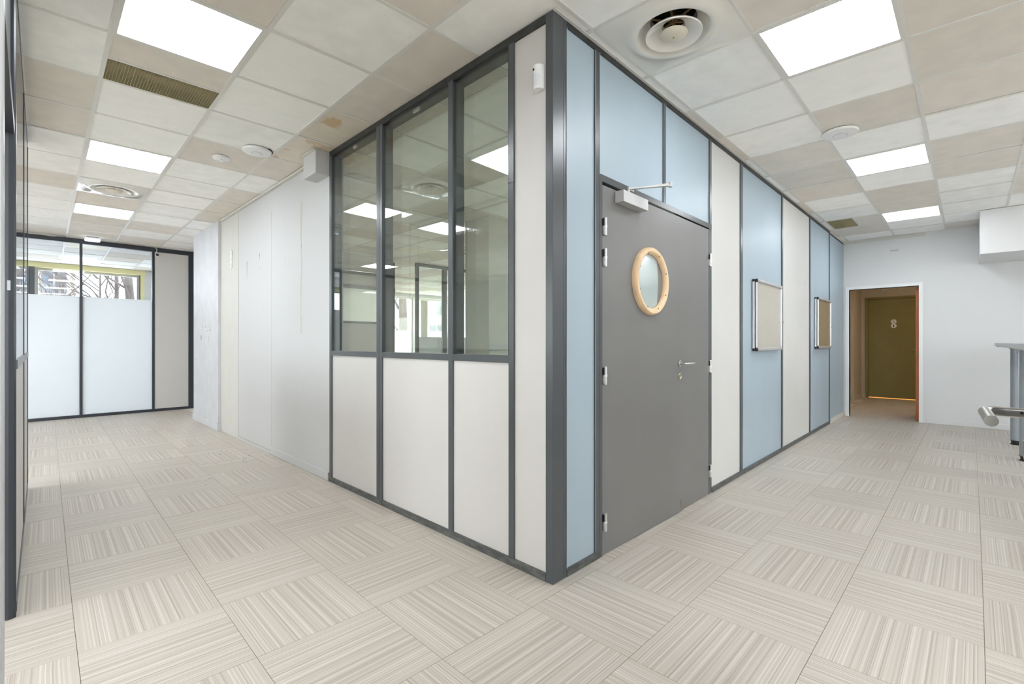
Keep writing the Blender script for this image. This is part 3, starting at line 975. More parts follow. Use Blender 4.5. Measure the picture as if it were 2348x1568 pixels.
# pillar
B(-0.035, 0.3, 5.80, 7.167, 0.0, H + 0.1).build('pillar', M['wall_cool'], wl, bevel=0.004)
B(-0.047, -0.035, 5.795, 7.175, 0.0, 0.10).build('baseboard', M['wall_cool'], wl, bevel=0.004)
B(-0.047, 0.0, 5.788, 5.80, 0.0, 0.09).build('baseboard', M['wall_cool'], wl, bevel=0.004)
r4 = random.Random(3)
scs = [(6.70, 1.27, .05, .07), (6.86, 1.40, .03, .012), (6.62, 1.43, .05, .012), (6.45, 1.42, .03, .03), (6.36, 1.36, .07, .012), (6.20, 1.37, .06, .02), (6.28, 1.25, .012, .10), (6.42, 1.12, .02, .03)]
for y_, z_, w_, h_ in scs:
    MB().add([(-0.0358, y_ - w_ / 2, z_ - h_ / 2), (-0.0358, y_ + w_ / 2, z_ - h_ / 3), (-0.0358, y_ + w_ / 3, z_ + h_ / 2), (-0.0358, y_ - w_ / 2.5, z_ + h_ / 2.4)], [(0, 1, 2, 3)]).build('torn_patch', M['tear'], wl)
for k in range(34):
    y_, z_ = r4.uniform(5.9, 7.1), r4.uniform(0.14, 0.95)
    a = r4.uniform(-0.9, 0.9); l = r4.uniform(0.01, 0.10)
    dy, dz_ = math.cos(a) * l, math.sin(a) * l
    MB().add([(-0.0356, y_, z_), (-0.0356, y_ + dy, z_ + dz_), (-0.0356, y_ + dy, z_ + dz_ + .004), (-0.0356, y_, z_ + .005)], [(0, 1, 2, 3)]).build('scuff_mark', M['smudge'], wl)
# boxed-in duct end above
bx = thing('duct_box', (-0.06, 2.75, 2.62), 'white boxed bulkhead hanging at the ceiling beside the glazed partition', 'box')
B(-0.122, 0.0, 2.478, 2.735, 2.633, H - 0.012).build('casing', M['wall'], bx, bevel=0.002)
B(-0.142, 0.0, 2.474, 2.76, H - 0.014, H - 0.001).build('top_trim', M['plaster'], bx, bevel=0.002)
B(-0.03, 0.0, 2.90, 5.7, H - 0.02, H - 0.001).build('cornice_strip', M['plaster'], wl)

# ================================================================== FAR FROSTED PARTITION  (plane y = 8.63)
wf = thing('wall_far', (-1.5, 8.63, 0), 'far partition of frosted glass panes in a navy black frame', 'wall', kind='structure')
FY = 8.63
ups = [-5.75, -4.85, -3.95, -3.05, -2.15, -1.245, -0.322]
for k, x in enumerate(ups):
    B(x - 0.017, x + 0.017, FY - 0.004, FY + 0.06, 0.0, H).build('upright', M['frame_d'], wf, bevel=0.001)
B(-6.4, 0.30, FY - 0.005, FY + 0.06, 2.765, H).build('top_rail', M['frame_d'], wf, bevel=0.001)
B(-6.4, 0.27, FY - 0.005, FY + 0.06, 0.0, 0.045).build('bottom_rail', M['frame_d'], wf, bevel=0.001)
for a, b in zip(ups[:-1], ups[1:]):
    if b < -3.0:
        B(a + 0.017, b - 0.017, FY + 0.01, FY + 0.05, 0.045, 2.765).build('cream_panel', M['panelw'], wf)
        continue
    B(a + 0.017, b - 0.017, FY + 0.02, FY + 0.028, 1.925, 2.765).build('clear_pane', M['glass_far'], wf)
    B(a + 0.017, b - 0.017, FY + 0.02, FY + 0.024, 0.045, 1.925).build('frosted_pane', M['frost'], wf)
B(-0.305, 0.185, FY + 0.005, FY + 0.05, 0.045, 2.765).build('cream_panel', M['panelw'], wf)
B(0.185, 0.27, FY - 0.006, FY + 0.07, 0.0, H).build('door_post', M['frame_d'], wf, bevel=0.001)
B(0.27, 1.25, FY, FY + 0.06, 2.095, 2.15).build('door_head', M['frame_d'], wf)
B(0.27, 1.25, FY + 0.02, FY + 0.03, 2.15, H).build('transom_panel', M['black'], wf)
B(1.25, 1.35, FY, FY + 0.07, 0.0, H).build('door_post', M['frame_d'], wf)
B(1.35, 2.6, FY, FY + 0.07, 0.0, H).build('cream_panel', M['panelw'], wf)
# open door leaf behind it
d2 = thing('door_2', (0.3, 9.1, 0), 'brown edged door standing open behind the far partition', 'door', kind='structure')
B(0.275, 0.315, 8.71, 9.55, 0.01, 2.085).build('door_leaf', M['frame_d'], d2)
B(0.272, 0.3165, 8.705, 8.71, 0.01, 0.9).build('leaf_edge', M['orange'], d2)
# dome camera
t = thing('dome_camera', (-0.273, FY - 0.03, 2.72), 'small black eyed camera with a white cable on the far partition', 'camera')
MB().lathe([(0.034, 0.0), (0.036, -0.015), (0.030, -0.026), (0.024, -0.026)], (-0.273, FY - 0.006, 2.715), 'y', 20).build('ring', M['plastic'], t, smooth=True)
MB().lathe([(0.025, -0.022), (0.020, -0.038), (0.010, -0.044), (0.0005, -0.045)], (-0.273, FY - 0.006, 2.715), 'y', 20).build('lens_dome', M['black'], t, smooth=True)
MB().tube([(-0.273, FY - 0.012, 2.745), (-0.285, FY - 0.02, 2.77), (-0.275, FY - 0.03, 2.80), (-0.30, FY - 0.03, H)], 0.005, 6).build('cable', M['plastic'], t)

# ================================================================== LEFT SIDE PARTITION (beside the camera)
ws = thing('wall_side', (-1.84, 2.8, 0), 'glazed partition with cream lower panels seen nearly edge-on at the left edge', 'wall', kind='structure')
def side_x(y):   # front plane of this slightly skewed wall
    return -1.8465 + (y - 1.5) * 0.0108
def skew(y0, y1, t0, t1, z0, z1):
    return MB().prism([(side_x(y0) + t0, y0), (side_x(y0) + t1, y0), (side_x(y1) + t1, y1), (side_x(y1) + t0, y1)], z0, z1)
skew(1.56, 4.05, -0.010, 0.0, 2.79, H).build('top_rail', M['frame_d'], ws)
skew(1.56, 4.05, -0.06, 0.002, 0.0, 0.045).build('bottom_rail', M['frame'], ws)
for a, b in [(1.56, 2.85), (2.87, 4.03)]:
    skew(a, b, -0.06, 0.004, 1.078, 1.118).build('sill_rail', M['frame'], ws)
    skew(a, b, -0.05, -0.003, 0.045, 1.078).build('lower_panel', M['panelw'], ws)
    skew(a, b, -0.007, -0.001, 1.118, 2.79).build('glass_pane', M['glass_w'], ws)
for a in (2.85, 4.03):
    skew(a, a + 0.018, -0.010, 0.002, 0.0, 2.79).build('mullion', M['frame_d'], ws)
# doorway posts and head
MB().prism([(-1.889, 1.50), (-1.884, 1.493), (-1.868, 1.488), (-1.852, 1.493), (-1.8455, 1.50), (-1.8455, 1.56), (-1.889, 1.56)], 0.0, H).build('door_post', M['frame_d'], ws, bevel=0.001)
sp_ = B(-1.872, -1.862, 1.4865, 1.489, 1.421, 1.463).build('strike_plate', M['grey_leg'], ws)
B(-1.905, -1.850, -0.29, 1.50, 2.10, 2.15).build('door_head', M['frame_d'], ws, bevel=0.002)
B(-1.890, -1.862, -0.29, 1.50, 2.15, H).build('transom_panel', M['frame_d'], ws)
B(-1.93, -1.8315, -0.34, -0.29, 0.0, H).build('door_post', M['alu_paint'], ws, bevel=0.003)
skew(-1.15, -0.34, -0.09, 0.0, 0.0, H).build('return_panel', M['panelw'], ws)

# ================================================================== RIGHT END WALL x = 7.49
we = thing('wall_end', (7.5, -2, 0), 'white end wall of the right corridor with a doorway', 'wall', kind='structure')
WX = 7.49
DY0, DY1, DZ = -0.935, -0.077, 2.048
B(WX, WX + 0.10, DY1, 0.10, 0.0, H + 0.1).build('plaster_face', M['wall_e'], we)
B(WX, WX + 0.10, -5.2, DY0, 0.0, H + 0.1).build('plaster_face', M['wall_e'], we)
B(WX, WX + 0.10, DY0, DY1, DZ, H + 0.1).build('plaster_face', M['wall_e'], we)
B(WX - 0.012, WX, -5.2, -1.02, 0.0, 0.075).build('baseboard', M['wall_e'], we, bevel=0.004)
B(WX - 0.006, WX, -1.01, 0.0, H - 0.05, H).build('cornice_strip', M['plaster'], we)
B(WX - 0.003, WX, -0.70, -0.60, 2.605, 2.625).build('filled_patch', M['joint'], we)
d3 = thing('door_3', (WX, -0.5, 0), 'white cased doorway in the end wall with an open orange edged door', 'door', kind='structure')
B(WX - 0.012, WX + 0.11, DY1, DY1 + 0.05, 0.0, DZ + 0.05).build('casing', M['plastic'], d3, bevel=0.003)
B(WX - 0.012, WX + 0.11, DY0 - 0.048, DY0, 0.0, DZ + 0.05).build('casing', M['plastic'], d3, bevel=0.003)
B(WX - 0.0121, WX + 0.11, DY0, DY1, DZ, DZ + 0.05).build('casing', M['plastic'], d3, bevel=0.003)
B(WX - 0.006, WX, DY0 - 0.085, DY0 - 0.062, 0.09, DZ + 0.07).build('cable_trunk', M['wall_e'], d3, bevel=0.001)
lf = B(7.60, 8.44, -0.933, -0.893, 0.008, DZ - 0.005).build('door_leaf', M['orange'], d3)
for z in (1.78, 1.02, 0.28):
    o = B(7.594, 7.60, -0.925, -0.905, z - 0.04, z + 0.04).build('hinge_plate', M['brass'], None); o.parent = lf
# lobby beyond
lo = thing('wall_lobby', (9, 0, 0), 'lobby walls beyond the doorway, coloured beige for their dim warm light', 'wall', kind='structure')
B(7.59, 9.95, 0.26, 0.36, 0.0, 2.6).build('lobby_face', M['lobby'], lo)
B(9.95, 10.92, 0.22, 0.32, 0.0, 2.6).build('lobby_face', M['lobby'], lo)
B(10.92, 11.0, 0.142, 0.40, 0.0, 2.6).build('lobby_face', M['lobby'], lo)
B(10.92, 11.0, -2.5, 0.142, 2.167, 2.6).build('lobby_face', M['lobby'], lo)
B(10.92, 11.0, -2.5, -0.86, 0.0, 2.167).build('lobby_face', M['lobby'], lo)
B(7.59, 11.0, -2.6, -2.5, 0.0, 2.6).build('lobby_face', M['lobby'], lo)
B(7.55, 11.05, -2.6, 0.4, 2.55, 2.6).build('lobby_ceiling', M['lobby'], lo)
B(10.908, 10.92, 0.142, 0.22, 0.0, 0.09).build('baseboard', M['lobby'], lo, bevel=0.003)
B(9.96, 10.91, 0.208, 0.22, 0.0, 0.09).build('baseboard', M['lobby'], lo, bevel=0.003)
B(7.6, 9.94, 0.248, 0.26, 0.0, 0.09).build('baseboard', M['lobby'], lo, bevel=0.003)
for y_ in (-0.158, -0.453):
    MB().add([(10.915, y_ - 0.05, 2.40), (10.915, y_ + 0.06, 2.40), (10.915, y_ + 0.02, 2.30), (10.915, y_ - 0.04, 2.31)], [(0, 1, 2, 3)]).build('paper_scrap', M['plaster'], lo)
d4 = thing('door_4', (10.92, -0.35, 0), 'khaki restroom door with two round pictogram signs', 'door', kind='structure')
B(10.895, 10.99, 0.095, 0.142, 0.0, 2.167).build('jamb', M['khaki'], d4, bevel=0.002)
B(10.895, 10.99, -0.86, -0.81, 0.0, 2.167).build('jamb', M['khaki'], d4, bevel=0.002)
B(10.895, 10.99, -0.81, 0.095, 2.125, 2.167).build('head', M['khaki'], d4, bevel=0.002)
lf = B(10.905, 10.945, -0.806, 0.091, 0.022, 2.120).build('door_leaf', M['khaki'], d4, bevel=0.002)
B(10.99, 11.02, -0.90, 0.16, 0.0, 2.2).build('sky_leak_backing', M['khaki'], d4)  # added to block the bright sky behind the gap at the leaf
B(10.93, 10.96, -0.806, 0.091, 0.002, 0.016).build('light_gap', M['gap_glow'], d4)
for z in (1.93, 1.07, 0.25):
    o = MB().lathe([(0.0005, -0.05), (0.009, -0.05), (0.009, 0.05), (0.0005, 0.05)], (10.897, 0.088, z), 'z', 12).build('hinge', M['khaki'], None, smooth=True); o.parent = lf
o = MB().tube([(10.905, -0.745, 1.052), (10.86, -0.745, 1.052), (10.855, -0.735, 1.052), (10.855, -0.64, 1.052)], 0.009, 10).build('lever', M['steel'], None); o.parent = lf
SXF = 10.902
def disc(y, z, r, x, m, name, par, n=32):
    vs_ = [(x, y + r * math.cos(2 * PI * k / n), z + r * math.sin(2 * PI * k / n)) for k in range(n)]
    mb_ = MB().lathe([(0.0005, 0), (r, 0), (r, 0.003)], (x, y, z), 'x', n)
    o = mb_.build(name, m, None); o.parent = par
    return o
s1 = disc(-0.336, 1.636, 0.047, SXF, M['plastic'], 'sign_disc', lf)
s2 = disc(-0.336, 1.546, 0.047, SXF, M['plastic'], 'sign_disc', lf)
# wheelchair pictogram and person pictogram (flat print)
PIC = MB()
def pic(y0, z0, poly):
    PIC.add([(SXF - 0.0008, y0 + y, z0 + z) for y, z in poly], [tuple(range(len(poly)))])
cy_, cz_ = -0.336, 1.636
pic(cy_, cz_, [(0.010 + 0.0065 * math.cos(a), 0.030 + 0.0065 * math.sin(a)) for a in [2 * PI * k / 12 for k in range(12)]])
pic(cy_, cz_, [(0.012, 0.022), (0.007, 0.022), (0.004, 0.000), (-0.010, -0.002), (-0.020, -0.018), (-0.016, -0.020), (-0.008, -0.007), (0.008, -0.006)])
for k in range(14):
    a0, a1 = math.radians(100 + k * 15), math.radians(100 + (k + 1) * 15)
    pic(cy_, cz_ - 0.012, [(0.006 + 0.019 * math.cos(a0), 0.018 * math.sin(a0)), (0.006 + 0.019 * math.cos(a1), 0.018 * math.sin(a1)),
                           (0.006 + 0.0155 * math.cos(a1), 0.0145 * math.sin(a1)), (0.006 + 0.0155 * math.cos(a0), 0.0145 * math.sin(a0))])
cz_ = 1.546
pic(cy_, cz_, [(0.006 * math.cos(a), 0.028 + 0.006 * math.sin(a)) for a in [2 * PI * k / 12 for k in range(12)]])
pic(cy_, cz_, [(0.0, 0.021), (0.012, 0.0), (0.003, -0.030), (-0.003, -0.030), (-0.012, 0.0)])
# pictogram sits on the lower and upper discs: one print per leaf
o = PIC.build('pictogram_print', M['black'], None); o.parent = lf

# lamp added to light the lobby, unseen above the doorway head
lm = thing('lobby_fill_lamp', (9.3, -1.2, 2.5), 'warm round lamp added to brighten the lobby, hidden above the doorway', 'ceiling lamp')
MB().lathe([(0.15, 0.05), (0.16, 0.03), (0.155, 0.02)], (9.3, -1.2, 2.5), 'z', 28).build('rim', M['grid'], lm)
MB().lathe([(0.155, 0.02), (0.12, -0.01), (0.0005, -0.025)], (9.3, -1.2, 2.5), 'z', 28).build('shade', mat('warm_fill_lamp_shade', (255, 225, 180), 0.5, var=0, emit=(255, 226, 186), estr=22.0), lm, smooth=True)

# bulkhead at the right
bh = thing('trim_1', (7.0, -3, 2.29), 'white ceiling bulkhead box at the right of the end wall', 'bulkhead', kind='structure')
B(6.45, WX - 0.0005, -5.2, -1.572, 2.294, H - 0.001).build('bulkhead_box', M['wall_e'], bh, bevel=0.003)

# ================================================================== HIGH TABLES
def high_table(x0, x1, legs, label):
    t = thing('high_table', ((x0 + x1) / 2, -2.1, 0), label, 'table', 'high tables along the end wall')
    y0, y1 = -1.712, -2.45
    B(x0, x1, y1, y0, 1.148, 1.190).build('tabletop', M['top_grey'], t, bevel=0.004)
    B(x0 + 0.15, x1 - 0.15, y1 + 0.1, y0 - 0.12, 1.118, 1.148).build('underframe', M['grey_leg'], t)
    B((x0 + x1) / 2 + 0.85, (x0 + x1) / 2 + 0.88, y0 - 0.03, y0 - 0.01, 1.140, 1.148).build('clip', M['brass'], t)
    for lx, ly in legs:
        l = MB().lathe([(0.047, 0.045), (0.047, 1.120)], (lx, ly, 0), 'z', 28, cap=True).build('leg', M['grey_leg'], t, smooth=True)
        f_ = MB().lathe([(0.0005, 0.0), (0.046, 0.0), (0.049, 0.004), (0.049, 0.009), (0.040, 0.013), (0.040, 0.040), (0.049, 0.044), (0.049, 0.050)], (lx, ly, 0), 'z', 28).build('foot', M['black'], None, smooth=True)
        f_.parent = l
    return t
high_table(4.44, 6.95, [(6.26, -1.868), (5.20, -1.885), (6.26, -2.35), (5.20, -2.35)], 'farther grey topped high table with thick round silver legs')
high_table(1.93, 4.435, [(4.16, -1.93), (2.2, -2.0), (4.16, -2.35), (2.2, -2.35)], 'nearer grey topped high table cut by the right edge of the picture')

# ================================================================== FOREGROUND DOOR WITH LEVER
d5 = thing('door_5', (-0.9, -1.6, 0), 'open door beside the camera whose steel lever shows at the right edge', 'door', kind='structure')
B(-1.315, -0.385, -1.604, -1.5635, 0.008, 2.09).build('door_leaf', M['door_grey'], d5, bevel=0.002)
B(-1.40, -1.32, -1.63, -1.55, 0.0, H).build('door_post', M['frame'], d5, bevel=0.002)
RX, RYf, RZ = -0.432, -1.5635, 1.058
rs = MB().lathe([(0.0005, 0.009), (0.024, 0.009), (0.0275, 0.006), (0.0275, 0.0)], (RX, RYf, RZ), 'y', 32).build('handle_rose', M['steel'], d5, smooth=True)
pts = [(RX - 0.006, RYf, RZ - 0.001), (RX - 0.010, -1.525, RZ - 0.001), (RX - 0.0155, -1.508, RZ), (RX - 0.024, -1.500, RZ), (RX - 0.04, -1.4965, RZ), (-0.619, -1.502, RZ - 0.0005)]
lv = MB().tube(pts, 0.0098, 24).build('lever', M['steel'], None, smooth=True); lv.parent = rs
o = MB().lathe([(0.0005, 0), (0.0026, 0)], (RX - 0.0085 - 0.0098, -1.548, RZ + 0.0), 'x', 12).build('set_screw', M['black'], None); o.parent = rs
ks = MB().lathe([(0.012, 0.009), (0.024, 0.009), (0.0275, 0.006), (0.0275, 0.0)], (RX, RYf, 0.985), 'y', 32).build('key_rose', M['steel'], d5, smooth=True)
o = B(RX - 0.010, RX + 0.010, RYf, RYf + 0.013, 0.965, 1.003).build('key_cylinder', M['brassy'], None, bevel=0.002); o.parent = ks

# ================================================================== ROOM SHELL beyond the picture
wb = thing('wall_back', (0, -5.25, 0), 'white wall behind the camera, out of view, with windows added for fill light', 'wall', kind='structure')
xs = -6.6
for (a, b) in [(-6.0, -4.0), (-2.6, -1.0), (3.4, 4.8)]:  # unseen windows added to bring in fill daylight for the ceiling
    B(xs, a, -5.3, -5.2, 0, H + 0.1).build('plaster_face', M['wall'], wb)
    B(a, b, -5.3, -5.2, 0, 0.85).build('plaster_face', M['wall'], wb)
    B(a, b, -5.3, -5.2, 2.65, H + 0.1).build('plaster_face', M['wall'], wb)
    for z_ in (0.85, 2.60):
        B(a, b, -5.28, -5.22, z_, z_ + 0.05).build('window_rail', M['grid'], wb)
    for x_ in (a, (a + b) / 2 - 0.025, b - 0.05):
        B(x_, x_ + 0.05, -5.28, -5.22, 0.9, 2.60).build('window_stile', M['grid'], wb)
    B(a + 0.05, b - 0.05, -5.253, -5.247, 0.9, 2.60).build('window_pane', M['glass_w'], wb)
    xs = b
B(xs, 7.6, -5.3, -5.2, 0, H + 0.1).build('plaster_face', M['wall'], wb)
wo = thing('wall_outer', (-6.65, 3, 0), 'white outer wall of the side room, out of view, with windows added for fill light', 'wall', kind='structure')
ys = -5.3
for (a, b) in [(-3.8, -1.8), (0.4, 2.4), (4.2, 6.2)]:  # these windows too are added, as daylight fill from the left
    B(-6.7, -6.6, ys, a, 0, H + 0.1).build('plaster_face', M['wall'], wo)
    B(-6.7, -6.6, a, b, 0, 0.85).build('plaster_face', M['wall'], wo)
    B(-6.7, -6.6, a, b, 2.65, H + 0.1).build('plaster_face', M['wall'], wo)
    for z_ in (0.85, 2.60):
        B(-6.68, -6.62, a, b, z_, z_ + 0.05).build('window_rail', M['grid'], wo)
    for y_ in (a, (a + b) / 2 - 0.025, b - 0.05):
        B(-6.68, -6.62, y_, y_ + 0.05, 0.9, 2.60).build('window_stile', M['grid'], wo)
    B(-6.653, -6.647, a + 0.05, b - 0.05, 0.9, 2.60).build('window_pane', M['glass_w'], wo)
    ys = b
B(-6.7, -6.6, ys, 12.3, 0, H + 0.1).build('plaster_face', M['wall'], wo)
B(0.13, 12.9, 0.1, 12.1, -0.004, 0.0).build('office_floor_sheet', M['office_floor'], floor)

# ================================================================== OFFICE INTERIOR behind the glass
io = thing('wall_office', (3, 6.6, 0), 'inner office partitions and pillar seen through the glass', 'wall', kind='structure')
B(2.34, 2.95, 2.98, 3.45, 0.0, H + 0.1).build('office_pillar', M['plaster'], io)
B(2.33, 2.96, 2.968, 2.98, 1.10, 1.17).build('cable_trunk', M['alu_paint'], io)
PYo = 6.67
# solid panels with a clear upper light
x = 0.15
while x < 2.8:
    solid = x < 1.9
    B(x, x + 0.04, PYo, PYo + 0.06, 0, H).build('upright', M['frame'], io)
    B(x + 0.04, min(x + 0.88, 2.88), PYo + 0.01, PYo + 0.05, 0.0, 2.2 if solid else 1.55).build('office_panel', M['panelw'], io)
    B(x + 0.04, min(x + 0.88, 2.88), PYo + 0.0, PYo + 0.06, 1.55, 1.59).build('sill_rail', M['frame'], io)
    B(x + 0.04, min(x + 0.88, 2.88), PYo + 0.02, PYo + 0.026, 1.59, 2.2).build('glass_pane', M['glass'], io)
    x += 0.90
B(0.12, 3.24, PYo, PYo + 0.06, 2.2, 2.26).build('door_head', M['frame'], io)
B(0.12, 3.24, PYo + 0.02, PYo + 0.05, 2.26, H).build('office_panel', M['panelw'], io)
B(2.94, 3.19, PYo - 0.03, PYo + 0.02, 0.01, 2.5).build('door_leaf', M['frame_d'], io)
B(3.19, 3.23, PYo, PYo + 0.06, 0.0, 2.77).build('door_post', M['black'], io)
B(3.74, 3.80, PYo, PYo + 0.06, 0.0, H).build('door_post', M['frame'], io)
# glazed run with frosted foot
B(3.74, 7.6, PYo - 0.01, PYo + 0.07, 2.77, H).build('top_rail', M['frame'], io)
gx = [3.80, 4.525, 5.48, 6.6, 7.6]
for a, b in zip(gx[:-1], gx[1:]):
    B(a, b - 0.09, PYo + 0.02, PYo + 0.03, 1.31, 2.77).build('glass_pane', M['glass_w'], io)
    B(a, b - 0.09, PYo + 0.02, PYo + 0.024, 0.06, 1.31).build('frosted_pane', M['frost'], io)
    B(b - 0.09, b, PYo, PYo + 0.07, 0.0, 2.77).build('upright', M['frame'], io)
B(3.8, 7.6, PYo - 0.01, PYo + 0.07, 0.0, 0.06).build('bottom_rail', M['frame_d'], io)
# inner skin of the panelled wall and of the white wall
B(12.9, 13.0, 0.3, 12.3, 0, 0.8).build('office_end_face', M['wall'], io)
B(12.9, 13.0, 0.3, 12.3, 2.6, H + 0.1).build('office_end_face', M['wall'], io)
for a, b in [(0.3, 0.8), (3.6, 4.0), (7.0, 7.4), (10.6, 12.3)]:
    B(12.9, 13.0, a, b, 0.8, 2.6).build('office_end_face', M['wall'], io)
for a, b in [(0.8, 3.6), (4.0, 7.0), (7.4, 10.6)]:  # end wall windows added to brighten the office interior
    B(12.94, 12.946, a, b, 0.8, 2.6).build('window_pane', M['glass_w'], io)
B(7.6, 13.0, 0.3, 0.4, 0, H + 0.1).build('office_end_face', M['wall'], io)

# ================================================================== FACADE y = 12.1
fa = thing('wall_facade', (2, 12.1, 0), 'outer wall with daylight windows beyond the offices', 'wall', kind='structure')
FA = 12.10
def wallseg(x0, x1, z0, z1, m='sill'):
    B(x0, x1, FA, FA + 0.25, z0, z1).build('facade_face', M[m], fa)
wins = [(-6.4, -1.84), (-1.75, -0.055), (0.62, 1.75), (6.58, 7.36), (7.42, 8.90), (8.95, 10.60), (10.65, 12.6)]
TOP = 2.735
xs = -6.7
for k, (a, b) in enumerate(wins):
    if a > xs:
        wallseg(xs, a, 0, H + 0.1, 'sill')
    wallseg(a, b, 0, 0.45)
    wallseg(a, b, TOP, H + 0.1, 'yellow' if b < 0.5 else 'sill')
    xs = b
wallseg(xs, 13.0, 0, H + 0.1)
B(-1.84, -1.75, FA - 0.02, FA + 0.1, 0.45, TOP).build('window_post', M['frame'], fa)
B(-0.055, 0.02, FA - 0.001, FA + 0.2, 0.45, TOP).build('yellow_reveal', M['yellow'], fa)
B(-6.4, 0.03, FA - 0.02, FA, TOP, H).build('yellow_lintel', M['yellow'], fa)
for k, (a, b) in enumerate(wins):
    w = thing('window_%d' % (k + 1), ((a + b) / 2, FA, 0.45), ['daylight window left of the grey window post, behind the frosted partition', 'daylight window with yellow reveal behind the frosted partition',
              'narrow daylight window beyond the far open door', 'daylight window left of the blinds, seen through the office glass', 'daylight window with a vertical blind, seen through the office glass',
              'wide daylight window right of the first blind, seen through the office glass', 'rightmost daylight window seen through the office glass'][k], 'window', kind='structure')
    fw_ = 0.05
    B(a, b, FA + 0.12, FA + 0.17, TOP - fw_, TOP).build('window_rail', M['grid'], w)
    B(a, b, FA + 0.12, FA + 0.17, 0.45, 0.45 + fw_).build('window_rail', M['grid'], w)
    for x_ in (a, b - fw_):
        B(x_, x_ + fw_, FA + 0.12, FA + 0.17, 0.45 + fw_, TOP - fw_).build('window_stile', M['grid'], w)
    B(a + fw_, b - fw_, FA + 0.14, FA + 0.146, 1.6, TOP - fw_).build('window_pane', M['glass_w'], w)
    B(a + fw_, b - fw_, FA + 0.14, FA + 0.144, 0.45 + fw_, 1.6).build('frosted_pane', M['frost'], w)
# radiator under the narrow window
t = thing('radiator', (1.1, 11.95, 0), 'low black radiator below the narrow window beyond the far door', 'radiator')
B(0.5, 1.7, 11.9, 12.0, 0.06, 0.42).build('body', M['black'], t, bevel=0.005)
for x_ in (0.6, 1.6):
    B(x_ - 0.02, x_ + 0.02, 11.92, 11.98, 0.0, 0.06).build('foot', M['black'], t)
# vertical blinds
def blind(x0, x1, n, label):
    t = thing('vertical_blind', ((x0 + x1) / 2, 11.9, 1.2), label, 'blind', 'grey vertical blinds')
    B(x0 - 0.1, x1 + 0.1, 11.88, 11.92, 2.62, 2.66).build('head_rail', M['grid'], t)
    for k in range(n):
        xc = x0 + (x1 - x0) * (k + 0.5) / n
        B(xc - 0.045, xc + 0.045, 11.885 + 0.01 * (k % 2), 11.89 + 0.01 * (k % 2), 1.37, 2.62).build('blind_slat', M['blind'], t)
blind(7.47, 7.73, 3, 'bunched grey vertical blind in the left window seen through the office glass')
blind(9.60, 9.98, 5, 'bunched grey vertical blind in the right window seen through the office glass')

# ================================================================== OUTDOORS
gr = B(-60, 70, -60, 80, -1.2, -1.0).build('ground_outside', M['asphalt']); tag(gr, 'ground outside the windows, made pale to bounce light onto the ceilings', 'ground', kind='structure')
def tree(x, y, r, h, label, seed, lean=0.0):
    q = random.Random(seed)
    t = thing('bare_tree', (x, y, -1.0), label, 'tree', 'bare winter trees outside')
    pts = [(x, y, -1.0), (x + lean * 0.3, y, h * 0.3 - 1), (x + lean * 0.7, y + 0.1, h * 0.6 - 1), (x + lean * 1.2, y, h - 1)]
    MB().tube(pts, [r, r * 0.85, r * 0.6, r * 0.25], 10).build('trunk', M['bark'], t, smooth=True)
    mb_ = MB()
    def branch(p, d, l, rr, depth):
        e = p + d * l
        m_ = p + d * l * 0.5 + Vector((q.uniform(-.1, .1), q.uniform(-.1, .1), q.uniform(0, .15))) * l
        mb_.tube([p, m_, e], [rr, rr * 0.75, rr * 0.45], 5)
        if depth > 0:
            for _ in range(3):
                nd = (d + Vector((q.uniform(-.8, .8), q.uniform(-.6, .6), q.uniform(-.1, .8)))).normalized()
                branch(p + (e - p) * q.uniform(0.4, 1.0), nd, l * q.uniform(0.5, 0.75), rr * 0.5, depth - 1)
    for k in range(16):
        zz = h * q.uniform(0.22, 0.9) - 1
        u = (zz + 1) / h
        p = Vector((x + lean * u, y, zz))
        a = q.uniform(0, 2 * PI)
        branch(p, Vector((math.cos(a), math.sin(a) * 0.6, q.uniform(0.4, 1.3))).normalized(), q.uniform(1.0, 2.0), max(r * 0.24, 0.022), 3)
    mb_.build('branches', M['bark'], t)
tree(-0.22, 14.6, 0.07, 7, 'slim bare tree trunk in the far left window, second from the yellow reveal', 1)
tree(0.13, 13.9, 0.13, 8, 'thick leaning bare tree trunk next to the yellow window reveal', 2, -0.35)
tree(-1.38, 17.2, 0.055, 7, 'thin bare tree in front of the pale building in the far left window', 3, 0.15)
tree(-0.05, 21.0, 0.06, 6, 'small bare tree behind the others in the far left window', 4)
tree(9.41, 16.0, 0.22, 9, 'bare tree trunk seen through the left window of the inner office', 5)
tree(16.5, 18.5, 0.15, 8, 'bare tree at the right window seen through the office glass', 6)
tree(-0.94, 19.0, 0.05, 6, 'faint bare sapling in the middle of the far left window', 7, -0.2)
tree(-2.3, 20.0, 0.10, 8, 'bare tree left of the grey window post', 8)
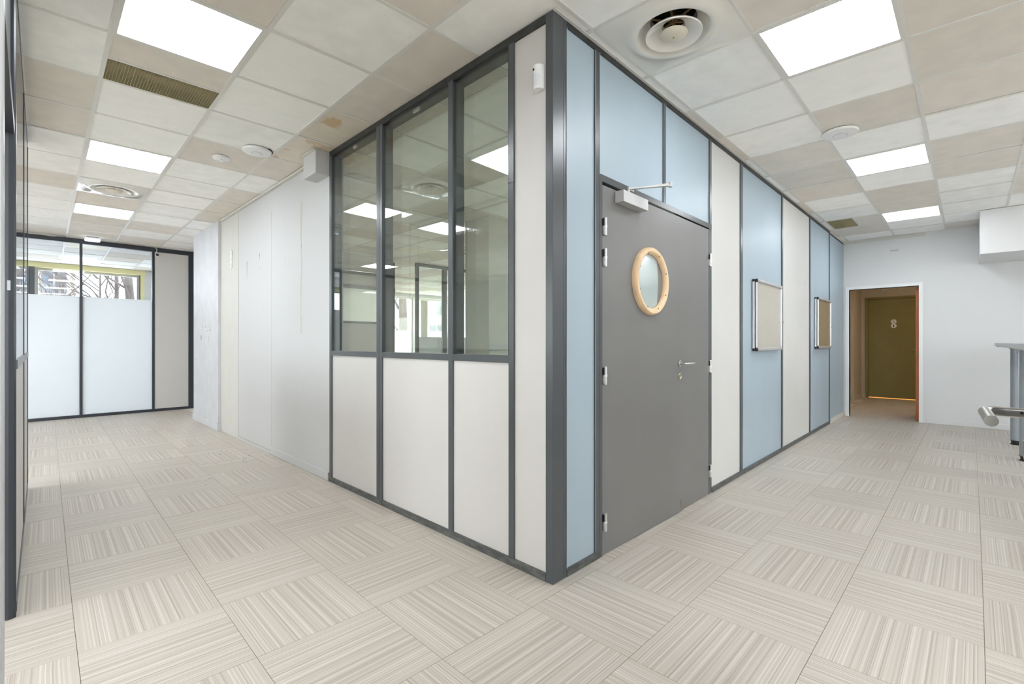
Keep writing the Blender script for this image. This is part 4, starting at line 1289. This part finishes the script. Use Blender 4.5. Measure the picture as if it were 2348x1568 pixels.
def building(x0, x1, y0, y1, z1, m, wm, n, floors, zb, label, band=None):
    t = thing('apartment_building', ((x0 + x1) / 2, (y0 + y1) / 2, -1.0), label, 'building', 'buildings outside the windows')
    B(x0, x1, y0, y1, -1.0, z1).build('wall', M[m], t)
    for f_ in range(floors):
        z = zb + f_ * 3.0
        if band:
            B(x0, x1, y0 - 0.12, y0, z + 1.5, z + 2.4).build('facade_band', M[band], t)
        for k in range(n):
            xc = x0 + (x1 - x0) * (k + 0.5) / n
            w = B(xc - 0.55, xc + 0.55, y0 - 0.05, y0, z, z + 1.6).build('window', M[wm], t)
            o = B(xc - 0.03, xc + 0.03, y0 - 0.09, y0 - 0.05, z, z + 1.6).build('glazing_bar', M['grid'], None); o.parent = w
            o = B(xc - 0.55, xc + 0.55, y0 - 0.25, y0 - 0.2, z - 0.1, z + 0.5).build('balcony_rail', M['frame'], None); o.parent = w
building(-5.7, 0.2, 40, 48, 6.4, 'render1', 'shutter', 3, 2, 1.4, 'pale pinkish building with tall windows beyond the bare trees')
building(0.6, 14, 46, 54, 4.6, 'render2', 'shutter', 6, 1, 2.2, 'long low pale building at the right of the far left window')
building(24, 33.5, 46, 56, 13, 'render2', 'shutter', 6, 4, 0.5, 'apartment block with grey brown bands seen through the inner office', 'bandb')
building(19, 34, 30, 36, 5.0, 'render2', 'shutter', 3, 1, 1.0, 'low white building seen between the blinds')
t = thing('climbing_plant', (22.25, 29.6, -1), 'pale green climbing plant on the low white building', 'plant')
q = random.Random(4)
mb = MB()
for k in range(260):
    x_, z_ = 22.25 + q.uniform(-0.28, 0.28), q.uniform(-1, 4.6)
    s = q.uniform(0.06, 0.14)
    mb.add([(x_ - s, 29.7 + q.uniform(-.1, .2), z_), (x_, 29.55, z_ - s), (x_ + s, 29.7, z_), (x_, 29.6, z_ + s)], [(0, 1, 2, 3)])
o = mb.build('foliage', M['ivy'], t); o['kind'] = 'stuff'
MB().tube([(22.25, 29.8, -1), (22.3, 29.75, 1.5), (22.2, 29.8, 4.3)], 0.05, 6).build('stem', M['bark'], t)

# ================================================================== DEBRIS
mb = MB()
q = random.Random(21)
for k in range(60):
    y_ = q.gauss(4.25, 0.45); x_ = -0.06 - abs(q.gauss(0.25, 0.28))
    s = q.uniform(0.003, 0.009); a = q.uniform(0, 3.1)
    c_, s2_ = math.cos(a) * s, math.sin(a) * s
    mb.prism([(x_ - c_, y_ - s2_), (x_ + s2_ * .4, y_ - c_ * .4), (x_ + c_, y_ + s2_), (x_ - s2_ * .4, y_ + c_ * .4)], 0.0004, 0.0015)
o = mb.build('floor_debris', M['debris'])
tag(o, 'scattered dark crumbs of debris on the floor below the white wall', 'debris', kind='stuff')
